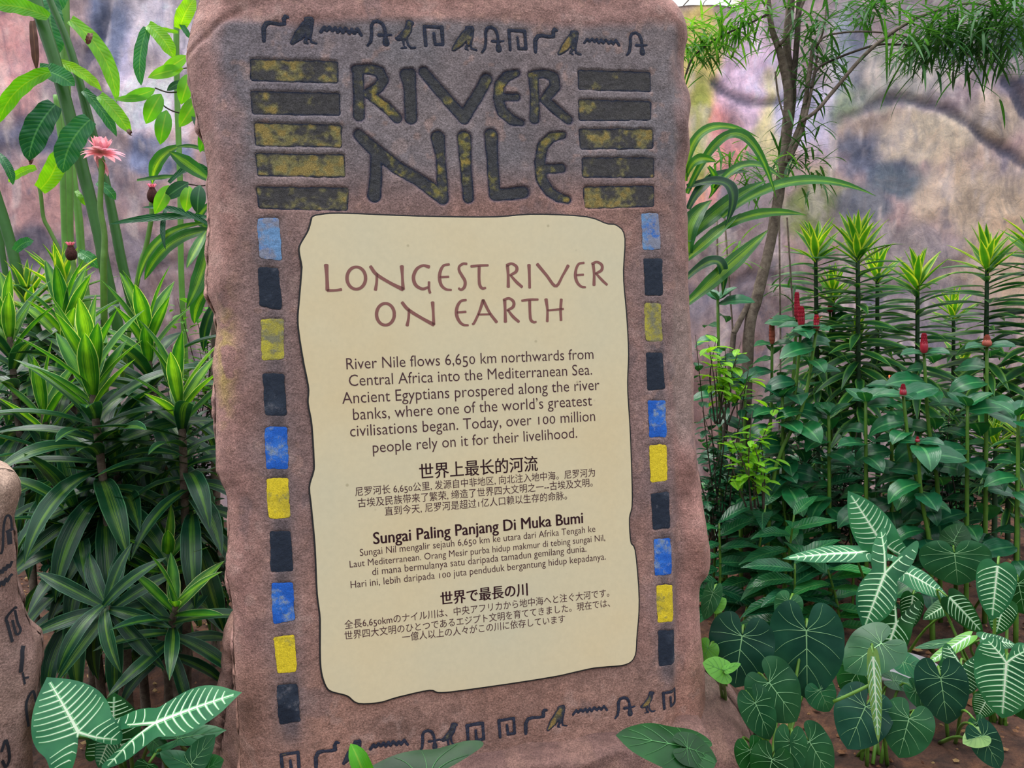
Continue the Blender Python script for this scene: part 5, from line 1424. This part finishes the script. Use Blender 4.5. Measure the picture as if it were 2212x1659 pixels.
bush(120, 980, 2.5, .12, .22, 320, 'dark small-leaved shrub just above the lower carved rock')
bush(140, 1180, 2.4, .10, .25, 260, 'glossy small-leaved shrub between the lower rock and the hanging leaves')
bush(440, 720, 2.8, .14, .16, 300, 'small-leaved shrub with yellow specks close to the slab edge', small_y, .9)
bush(440, 900, 2.6, .12, .22, 360, 'dark small-leaved shrub between dracaena and slab')
bush(455, 1130, 2.4, .10, .16, 220, 'low small-leaved shrub over bare soil beside the slab')
bush(300, 850, 2.9, .25, .25, 420, 'shaded small-leaved shrub behind the biggest striped crown')
bush(1560, 770, 2.6, .09, .08, 90, 'shrub tip of bright yellow-green leaves beside the slab', small_y, 1.2, .06, 7)
bush(1630, 935, 2.5, .10, .10, 110, 'bright green shrub tips under the flowerless costus', small_y, 1.2, .08, 8)
bush(1545, 900, 2.7, .10, .30, 300, 'dark small-leaved shrub along the slab edge behind bright tips')
bush(1640, 1010, 3.0, .25, .16, 380, 'dark small-leaved shrub over the shaded soil near the tree foot')
bush(1830, 990, 3.0, .25, .2, 380, 'dark small-leaved shrub beneath the dense dracaenas', small_d, 1.3)
bush(2060, 960, 3.0, .25, .2, 380, 'dark small-leaved shrub behind the bare costus stem', small_d, 1.3)

# ---- leafy shoots with pinnate lance leaves
ls = leafset('leaf', ging_d, [G(L=.2, hw=.036, prof='lance', droop=d, fold=.25, side=s, wave=.06, nl=9) for d, s in ((.5, 0), (.9, .08), (.7, -.08))])
ls2 = leafset('leaf', ging_g, [G(L=.19, hw=.034, prof='lance', droop=d, fold=.25, side=s, wave=.06, nl=9) for d, s in ((.4, 0), (.8, .08))])
for px, py, h, lx, lb in [(1545, 1300, .34, .02, 'closest to the slab edge'), (1600, 1275, .36, .10, 'above the pale heart leaf'), (1668, 1290, .36, .06, 'over the biggest heart leaf'), (1570, 1170, .34, -.04, 'beside the slab below the shrub tips'),
                          (1630, 1160, .36, .05, 'standing over open soil'), (1710, 1240, .36, -.05, 'left of the long horizontal white-veined leaf'), (1762, 1225, .42, .06, 'right under the long horizontal white-veined leaf'),
                          (1790, 1160, .42, -.04, 'with a tall pale rolled leaf'), (1840, 1260, .30, 0, 'between the arrow leaf and the heart leaves'), (1532, 1240, .26, .03, 'peeping round the slab bulge'), (1740, 1110, .34, .05, 'behind the horizontal white-veined leaf'),
                          (1690, 1130, .34, -.06, 'in the second row over the soil'), (1580, 1085, .32, .03, 'farthest back next to the slab'), (1820, 1330, .24, -.05, 'pressed behind the drooping heart leaf'), (1990, 1150, .34, -.03, 'behind the veined arrow leaves'),
                          (2070, 1120, .32, .04, 'below the tall costus stem'), (1900, 1090, .34, 0, 'right above the highest veined leaf'), (1650, 1050, .3, 0, 'in the deep shade near the trunk foot'),
                          (1780, 1060, .3, .05, 'in the deep shade under the dense dracaenas'), (1700, 1340, .26, .03, 'just behind the biggest heart leaf tip')]:
    q = ground(px, min(py + 90, 1440)); h *= 1.25
    t = thing('leafy_shoot', 'green shoot of pointed ribbed leaves ' + lb, 'plant', q, 'ribbed leafy shoots')
    e_ = q + (lx, RNG.uniform(-.08, .02), h)
    tube('stem', [q - (0, 0, .02), (q + e_) / 2 + (.01, 0, .01), e_], [.005, .0045, .003], stem_g, t, sides=6, n=8)
    st_ = ls if RNG.random() < .75 else ls2
    for i in range(14):
        s_ = .3 + .7 * i / 13; p = q + (e_ - q) * s_
        X, Y, Z = rotz_axes((i % 2) * 3.14 + RNG.uniform(-.7, .7) + lx * 9, .25 + .7 * s_ + RNG.uniform(-.3, .2) - .5); k = RNG.uniform(.7, 1.0); Zn = Z + nz(CAM - p) * RNG.uniform(.1, .8); Z = nz(Zn - X * X.dot(Zn)); Y = np.cross(Z, X)
        inst('leaf', st_[RNG.randrange(len(st_))], X * k, Y * k, Z * k, p, t)

# ---- large heart and arrow leaves with raised pale veins
OUT = {'heart': [(1, 0), (.96, .06), (.88, .17), (.75, .29), (.55, .41), (.33, .48), (.1, .5), (-.1, .48), (-.26, .41), (-.37, .3), (-.4, .19), (-.35, .1), (-.22, .045), (-.1, .02), (-.03, .012)],
       'arrow': [(1, 0), (.95, .05), (.86, .14), (.7, .27), (.5, .38), (.3, .44), (.1, .45), (-.06, .42), (-.2, .43), (-.36, .44), (-.5, .40), (-.52, .32), (-.42, .22), (-.25, .11), (-.1, .04), (-.02, .012)],
       'dart': [(1, 0), (.9, .1), (.75, .26), (.55, .38), (.32, .40), (.12, .32), (.02, .28), (-.12, .36), (-.35, .44), (-.6, .42), (-.68, .34), (-.5, .2), (-.25, .08), (-.08, .025), (-.02, .012)],
       'spade': [(1, 0), (.93, .1), (.8, .24), (.6, .37), (.35, .45), (.12, .45), (-.04, .36), (-.1, .2), (-.06, .08), (-.02, .012)]}
vein_h = plain_mat('vein_halo', lin(104, 168, 112), 0.4, 0.05, 30); vein_w = plain_mat('vein_white', lin(206, 222, 190), 0.4, 0.05, 30); vein_g = plain_mat('vein_pale_green', lin(126, 172, 118), 0.4, 0.05, 30); vein_d = plain_mat('vein_green', lin(64, 120, 62), 0.4, 0.05, 30)
def big_mat(name, a, b_, rough=.34, trans=.2):
    def bl(nt, N, L, bs):
        tc = N.new('ShaderNodeTexCoord').outputs['Object']
        n1 = noise(N, L, tc, 14, 4, .5); n2 = noise(N, L, tc, 160, 2, .5)
        rnd = N.new('ShaderNodeObjectInfo').outputs['Random']
        c = ramp(N, L, n1, [(.35, a), (.65, b_)])
        at_ = N.new('ShaderNodeAttribute'); at_.attribute_name = 'paint'
        c = mixc(N, L, 1.0, c, at_.outputs['Color'], 'MULTIPLY')
        h = N.new('ShaderNodeHueSaturation'); L.new(math_(N, L, 'MULTIPLY_ADD', rnd, .35, .8), h.inputs['Value']); L.new(c, h.inputs['Color']); c = h.outputs[0]
        L.new(c, bs.inputs['Base Color']); bs.inputs['Roughness'].default_value = rough; bs.inputs['Specular IOR Level'].default_value = 0.28
        tr = N.new('ShaderNodeBsdfTranslucent'); L.new(mixc(N, L, 1.0, c, (1.4, 1.3, .5, 1), 'MULTIPLY'), tr.inputs[0])
        mx = N.new('ShaderNodeMixShader'); mx.inputs[0].default_value = trans
        L.new(bs.outputs[0], mx.inputs[1]); L.new(tr.outputs[0], mx.inputs[2]); L.new(mx.outputs[0], N['Material Output'].inputs[0])
        bump(N, L, bs, n2, .15, .001)
    return mat(name, bl)
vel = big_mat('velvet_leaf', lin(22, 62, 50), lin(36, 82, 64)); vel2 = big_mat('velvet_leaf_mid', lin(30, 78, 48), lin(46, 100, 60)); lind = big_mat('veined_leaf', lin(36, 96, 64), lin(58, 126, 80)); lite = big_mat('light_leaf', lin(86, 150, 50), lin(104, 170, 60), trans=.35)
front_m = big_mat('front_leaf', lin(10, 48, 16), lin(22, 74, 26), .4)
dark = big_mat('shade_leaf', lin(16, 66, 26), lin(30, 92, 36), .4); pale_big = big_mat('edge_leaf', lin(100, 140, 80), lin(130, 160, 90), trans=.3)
def heart(parent, a, tip, wpx, d, shape='heart', m_=None, veins='thin', face=.62, droop=.14, cup=.12, d1=None, roll=0.0, pet=None, lobes=None):
    """a = where the petiole joins, tip = the point; both measured on the photograph, at real depth"""
    m_ = m_ or vel
    P0 = at(*a, d); P1 = at(*tip, d if d1 is None else d1)
    X = P1 - P0; L_ = np.linalg.norm(X); X = X / L_
    toc = nz(CAM - P0); ref = nz(toc * face + np.array((0, 0, 1)) * (1 - face))
    Z = nz(ref - X * X.dot(ref)); Y = np.cross(Z, X)
    if roll: Y, Z = Y * math.cos(roll) + Z * math.sin(roll), Z * math.cos(roll) - Y * math.sin(roll)
    Wd = wpx / F * d / max(.75, abs(math.cos(roll)))
    ph = RNG.random() * 6; wv = .02
    def S_(x, y):                                  # the bent surface
        z = -droop * np.maximum(x, 0) ** 2 * .8 - droop * 1.2 * np.minimum(x, 0) ** 2 - cup * (np.abs(y) * 2) ** 2 * .35 + .05 * np.sqrt(np.abs(y) + 1e-6) * .5 + wv * np.sin(x * 9 + ph) * np.abs(y) * 2
        return P0 + (x * L_)[..., None] * X + (y * Wd)[..., None] * Y + (z * (L_ * .5 + Wd * .5))[..., None] * Z
    half = catmull(np.array(OUT[shape], float), 40)
    out = np.vstack((half, half[::-1][1:-1] * (1, -1)))
    n = len(out); rings = 7
    V2 = [np.array([(0.0, 0.0)])] + [out * (r / rings) ** .9 for r in range(1, rings + 1)]
    # puckered between the veins
    V2 = np.vstack(V2)
    fcs = [(0, 1 + i, 1 + (i + 1) % n) for i in range(n)]
    for r in range(rings - 1):
        o = 1 + r * n
        fcs += [(o + i, o + n + i, o + n + (i + 1) % n, o + (i + 1) % n) for i in range(n)]
    V3 = S_(V2[:, 0], V2[:, 1])
    # paler along the veins, the leaf's own colour
    col = np.ones((len(V2), 3))
    lf = obj('leaf', V3, fcs, m_, parent, col=col)
    # veins
    ang = np.arctan2(out[:, 1], out[:, 0]); rad = np.hypot(out[:, 0], out[:, 1]); o_ = np.argsort(ang); ang, rad = ang[o_], rad[o_]
    def cut(P):
        a_ = np.arctan2(P[:, 1], P[:, 0]); r_ = np.hypot(P[:, 0], P[:, 1]); R_ = np.interp(a_, ang, rad, period=2 * math.pi)
        bad = np.nonzero(r_ > R_ * .96)[0]
        bad = bad[bad > 1]
        return P[:bad[0]] if len(bad) else P
    curves = [(np.array([(0, 0), (.5, 0), (.97, 0)], float), .017 if veins == 'bold' else .0085)]
    if veins == 'bold':
        k = 9
        for i in range(k):
            x0 = .01 + .86 * i / k
            for sg in (1, -1):
                curves.append((np.array([(x0, 0), (x0 + .05, .16 * sg), (x0 + .13, .34 * sg), (x0 + .26, .5 * sg)]), .0078))
        if shape in ('arrow', 'dart', 'heart'):
            lx_, ly_ = (-.6, .38) if shape == 'dart' else (-.45, .34)
            if shape == 'heart': lx_, ly_ = -.3, .3
            for sg in (1, -1):
                curves.append((np.array([(0, 0), (lx_ * .5, ly_ * .42 * sg), (lx_, ly_ * sg)]), .012))
                for q_ in (.25, .45, .65, .85):
                    bx_, by_ = lx_ * q_, ly_ * q_ * sg
                    curves.append((np.array([(bx_, by_), (bx_ + .02, by_ + .12 * sg), (bx_ - .02 + .03, by_ + .3 * sg)]), .0065))
                    curves.append((np.array([(bx_, by_), (bx_ - .08, by_ - .03 * sg), (bx_ - .2, by_ - .02 * sg)]), .005))
    else:
        for (x0, ex, ey, cx_, cy_) in ((.48, .86, .2, .66, .12), (.25, .66, .36, .44, .2), (.06, .4, .48, .2, .28), (0, .08, .5, .02, .27), (0, -.28, .42, -.1, .25), (0, -.38, .22, -.18, .16)):
            for sg in (1, -1): curves.append((np.array([(x0, 0), (cx_, cy_ * sg), (ex, ey * sg)]), .0042))
    VG = []; FG = []; n0 = 0; HG = []; HF = []; h0 = 0
    for P, w_ in curves:
        P = cut(catmull(P, 16))
        if len(P) < 3: continue
        if veins == 'bold':
            g_ = np.gradient(P * (L_, Wd), axis=0); g_ /= np.linalg.norm(g_, axis=1)[:, None] + 1e-9
            nr = np.stack((-g_[:, 1], g_[:, 0]), 1); wd = w_ * (L_ + Wd) * 1.25 * np.linspace(1, .5, len(P))[:, None]
            for s_ in (1, 0, -1):
                q_ = P + nr * wd * s_ / (L_, Wd); HG.append(S_(q_[:, 0], q_[:, 1]) + Z * (.0006 if s_ == 0 else .0002))
            m = len(P); HF += [(h0 + r * m + i, h0 + (r + 1) * m + i, h0 + (r + 1) * m + i + 1, h0 + r * m + i + 1) for r in (0, 1) for i in range(m - 1)]
            h0 += 3 * m
        g_ = np.gradient(P * (L_, Wd), axis=0); g_ /= np.linalg.norm(g_, axis=1)[:, None] + 1e-9
        nr = np.stack((-g_[:, 1], g_[:, 0]), 1)
        wd = w_ * (L_ + Wd) * .62 * np.linspace(1, .25, len(P))[:, None]
        for s_ in (1, 0, -1):
            q_ = P + nr * wd * s_ / (L_, Wd)
            VG.append(S_(q_[:, 0], q_[:, 1]) + Z * (.0009 + (.0007 if s_ == 0 else 0)))
        m = len(P)
        FG += [(n0 + r * m + i, n0 + (r + 1) * m + i, n0 + (r + 1) * m + i + 1, n0 + r * m + i + 1) for r in (0, 1) for i in range(m - 1)]
        n0 += 3 * m
    vm = {'bold': vein_w, 'thin': vein_g, 'green': vein_d}[veins]
    obj('veins', np.vstack(VG), FG, vm, lf)
    if HG: obj('vein_halo', np.vstack(HG), HF, vein_h, lf)
    # petiole down to the plant's foot
    ft_ = wloc(parent)
    foot = np.array((ft_[0] + RNG.uniform(-.03, .03), ft_[1] + RNG.uniform(-.03, .03), ft_[2]))
    md = (P0 + foot) / 2; md[2] = max(md[2], P0[2] * .62); md = md - Z * .03
    tube('petiole', [P0 - Z * .003, P0 - Z * .04 - X * .01, md, foot], [.0028, .0032, .004, .005], stem_g, parent, sides=6, n=12)
    return lf
def foot(px, py): return ground(px, py)
kl = thing('white_veined_arum', 'arum with big white-veined arrow leaves between the lower rock and the slab', 'plant', foot(270, 1720))
heart(kl, (169, 1582), (104, 1462), 168, 1.42, 'arrow', lind, 'bold', roll=0, cup=.2)
heart(kl, (336, 1562), (514, 1490), 118, 1.45, 'dart', lind, 'bold', face=.6)
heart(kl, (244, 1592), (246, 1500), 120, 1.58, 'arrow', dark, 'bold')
heart(kl, (240, 1590), (208, 1662), 56, 1.5, 'spade', lind, 'bold')
k2 = thing('arrow_leaf_arum', 'plain green arum with pointed leaves at the lower boulder beside the slab', 'plant', foot(400, 1720))
heart(k2, (385, 1596), (486, 1574), 52, 1.55, 'dart', vel2, 'green'); heart(k2, (413, 1652), (460, 1588), 64, 1.5, 'spade', vel2, 'thin'); heart(k2, (410, 1655), (345, 1622), 48, 1.5, 'spade', vel2, 'green'); heart(k2, (330, 1600), (372, 1640), 40, 1.55, 'spade', dark, 'green'); heart(k2, (320, 1650), (300, 1700), 60, 1.5, 'spade', dark, 'green'); heart(k2, (440, 1665), (480, 1640), 60, 1.5, 'spade', dark, 'green')

xr = thing('white_veined_arum', 'arum whose tallest white-veined leaves rise in the middle of the bed', 'plant', foot(1930, 1440))
heart(xr, (1903, 1172), (1836, 1062), 96, 2.2, 'arrow', lind, 'bold', face=.7); heart(xr, (1853, 1194), (1692, 1200), 52, 2.2, 'arrow', lind, 'bold', face=.5); heart(xr, (1912, 1238), (1864, 1362), 96, 2.1, 'dart', lind, 'bold', face=.8)
heart(xr, (1962, 1240), (2058, 1290), 64, 2.15, 'arrow', lind, 'bold', face=.55); heart(xr, (1936, 1346), (1896, 1462), 76, 2.15, 'arrow', dark, 'bold'); heart(xr, (1972, 1286), (1962, 1364), 50, 2.25, 'spade', dark, 'bold'); heart(xr, (2054, 1302), (1993, 1336), 40, 2.2, 'spade', dark, 'bold')
xs_ = thing('white_veined_arum', 'arum with white-veined leaves at the outer edge over bare soil', 'plant', foot(2150, 1560))
heart(xs_, (2155, 1222), (2142, 1342), 82, 2.0, 'spade', lind, 'bold', face=.8); heart(xs_, (2174, 1432), (2164, 1556), 120, 1.8, 'heart', lind, 'bold', face=.75); heart(xs_, (2076, 1440), (2063, 1512), 92, 1.9, 'arrow', vel2, 'bold', face=.75)
heart(xs_, (2135, 1505), (2110, 1550), 54, 1.95, 'spade', dark, 'bold'); heart(xs_, (2050, 1290), (2130, 1370), 60, 2.1, 'spade', dark, 'bold', face=.7); heart(xs_, (2170, 1300), (2150, 1372), 60, 2.1, 'spade', dark, 'bold'); heart(xs_, (2096, 1374), (1998, 1432), 34, 1.95, 'spade', lite, 'bold', face=.4)
heart(xs_, (2080, 1385), (1976, 1395), 30, 2.0, 'spade', vel2, 'thin', face=.4); heart(xs_, (2120, 1380), (2200, 1390), 44, 1.95, 'spade', vel2, 'bold', face=.5); heart(xs_, (2200, 1500), (2222, 1560), 60, 1.9, 'spade', dark, 'green')

ga = thing('velvet_philodendron', 'philodendron whose two largest velvet heart leaves stand nearest the slab', 'plant', foot(1660, 1700))
heart(ga, (1603, 1374), (1586, 1490), 138, 1.85, face=.7); heart(ga, (1742, 1362), (1744, 1518), 152, 1.9, face=.8); heart(ga, (1661, 1474), (1728, 1562), 122, 1.78, m_=vel2, face=.7); heart(ga, (1631, 1518), (1668, 1602), 78, 1.7, m_=vel2)
heart(ga, (1708, 1602), (1706, 1690), 68, 1.65, m_=vel2, face=.7); heart(ga, (1748, 1602), (1800, 1685), 88, 1.65, m_=vel2, face=.7); heart(ga, (1668, 1640), (1650, 1720), 90, 1.66, m_=dark); heart(ga, (1700, 1400), (1640, 1450), 70, 2.0, m_=dark)
heart(ga, (1770, 1490), (1795, 1540), 70, 1.9, m_=lind); heart(ga, (1705, 1300), (1690, 1350), 60, 2.1, m_=vel2); heart(ga, (1620, 1620), (1640, 1690), 70, 1.7, m_=dark)
gb = thing('velvet_philodendron', 'philodendron with a tilted heart leaf touching the tip of the veined arrow leaf', 'plant', foot(1880, 1640))
heart(gb, (1904, 1390), (1822, 1444), 112, 1.95, m_=vel2, face=.5); heart(gb, (1870, 1526), (1828, 1620), 116, 1.8, face=.75); heart(gb, (1964, 1552), (1940, 1640), 102, 1.75, m_=vel2, face=.75); heart(gb, (1886, 1418), (1898, 1610), 30, 1.72, 'spade', pale_big, 'bold', face=.8)
heart(gb, (1976, 1492), (2018, 1542), 46, 1.9, m_=vel2); heart(gb, (1860, 1440), (1820, 1500), 90, 2.05, m_=dark); heart(gb, (1930, 1470), (1990, 1480), 50, 1.95, m_=vel2, face=.4); heart(gb, (1950, 1430), (2010, 1450), 56, 2.05, m_=lind)
tube('fallen_stalk', [at(1800, 1516, 1.75), at(1845, 1496, 1.74), at(1888, 1475, 1.73)], [.004, .0042, .004], stem_g, gb, n=8, sides=6)
gc = thing('velvet_philodendron', 'philodendron with a pointed dark heart leaf before the pale pot', 'plant', foot(2050, 1600))
heart(gc, (2032, 1464), (2048, 1570), 104, 1.85, face=.75); heart(gc, (2118, 1590), (2080, 1604), 44, 1.7, m_=pale_big, veins='thin'); heart(gc, (2122, 1590), (2165, 1665), 66, 1.7, m_=vel, face=.7); heart(gc, (2110, 1560), (2125, 1590), 40, 1.75, m_=vel2)
gd = thing('velvet_philodendron', 'philodendron with a broad shaded heart leaf behind the veined arum', 'plant', foot(2060, 1340))
heart(gd, (2062, 1196), (2070, 1268), 138, 2.3, m_=vel2, face=.75); heart(gd, (2200, 1260), (2215, 1330), 110, 2.2, m_=dark); heart(gd, (2060, 1170), (2080, 1130), 60, 2.4, m_=dark)
ge = thing('heart_leaf_vine', 'light green heart-leaved vine between the slab edge and the velvet leaves', 'plant', foot(1560, 1600))
heart(ge, (1565, 1450), (1520, 1430), 56, 1.75, m_=lite, veins='green', face=.6); heart(ge, (1566, 1448), (1600, 1432), 22, 1.74, 'spade', lite, 'green'); heart(ge, (1530, 1400), (1510, 1440), 50, 1.85, m_=lite, veins='green'); heart(ge, (1545, 1310), (1568, 1292), 34, 2.0, m_=lite, veins='green'); heart(ge, (1540, 1280), (1520, 1340), 40, 2.0, m_=vel2)
gf = thing('heart_leaf_plant', 'dark heart-shaped leaves rising in front of the boulder under the slab', 'plant', at(1484, 1860, 1.3))
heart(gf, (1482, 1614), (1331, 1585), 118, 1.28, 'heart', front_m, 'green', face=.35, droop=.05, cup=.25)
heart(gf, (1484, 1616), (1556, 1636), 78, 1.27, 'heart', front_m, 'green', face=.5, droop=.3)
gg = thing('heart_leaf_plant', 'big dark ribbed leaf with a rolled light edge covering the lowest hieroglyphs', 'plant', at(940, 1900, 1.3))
heart(gg, (925, 1680), (690, 1728), 150, 1.28, 'arrow', front_m, 'green', face=.6, droop=.1, cup=.2); pleaf(gg, (800, 1720), (757, 1606), 44, 1.25, oval_y, prof='band', fold=.5, bend=4, nl=10)

# pale pot half buried behind the velvet leaves
pot = thing('plant_pot', 'pale grey plastic pot half hidden behind the heart leaves', 'pot', ground(1990, 1600) + np.array((0, .1, 0)))
pc = wloc(pot); prof_ = [(.085, -.02), (.09, .02), (.105, .10), (.118, .17), (.122, .175), (.122, .195), (.114, .196), (.108, .16), (.0, .15)]
v = []; ns = 28
for r, z in prof_: v += [(pc[0] + .8 * r * math.cos(a), pc[1] + .8 * r * math.sin(a), pc[2] + z * .8) for a in np.linspace(0, 2 * math.pi, ns, endpoint=False)]
f = [(i * ns + j, i * ns + (j + 1) % ns, (i + 1) * ns + (j + 1) % ns, (i + 1) * ns + j) for i in range(len(prof_) - 1) for j in range(ns)]
obj('pot_body', v, f, plain_mat('pot_grey', lin(158, 156, 160), .5, .06), pot)
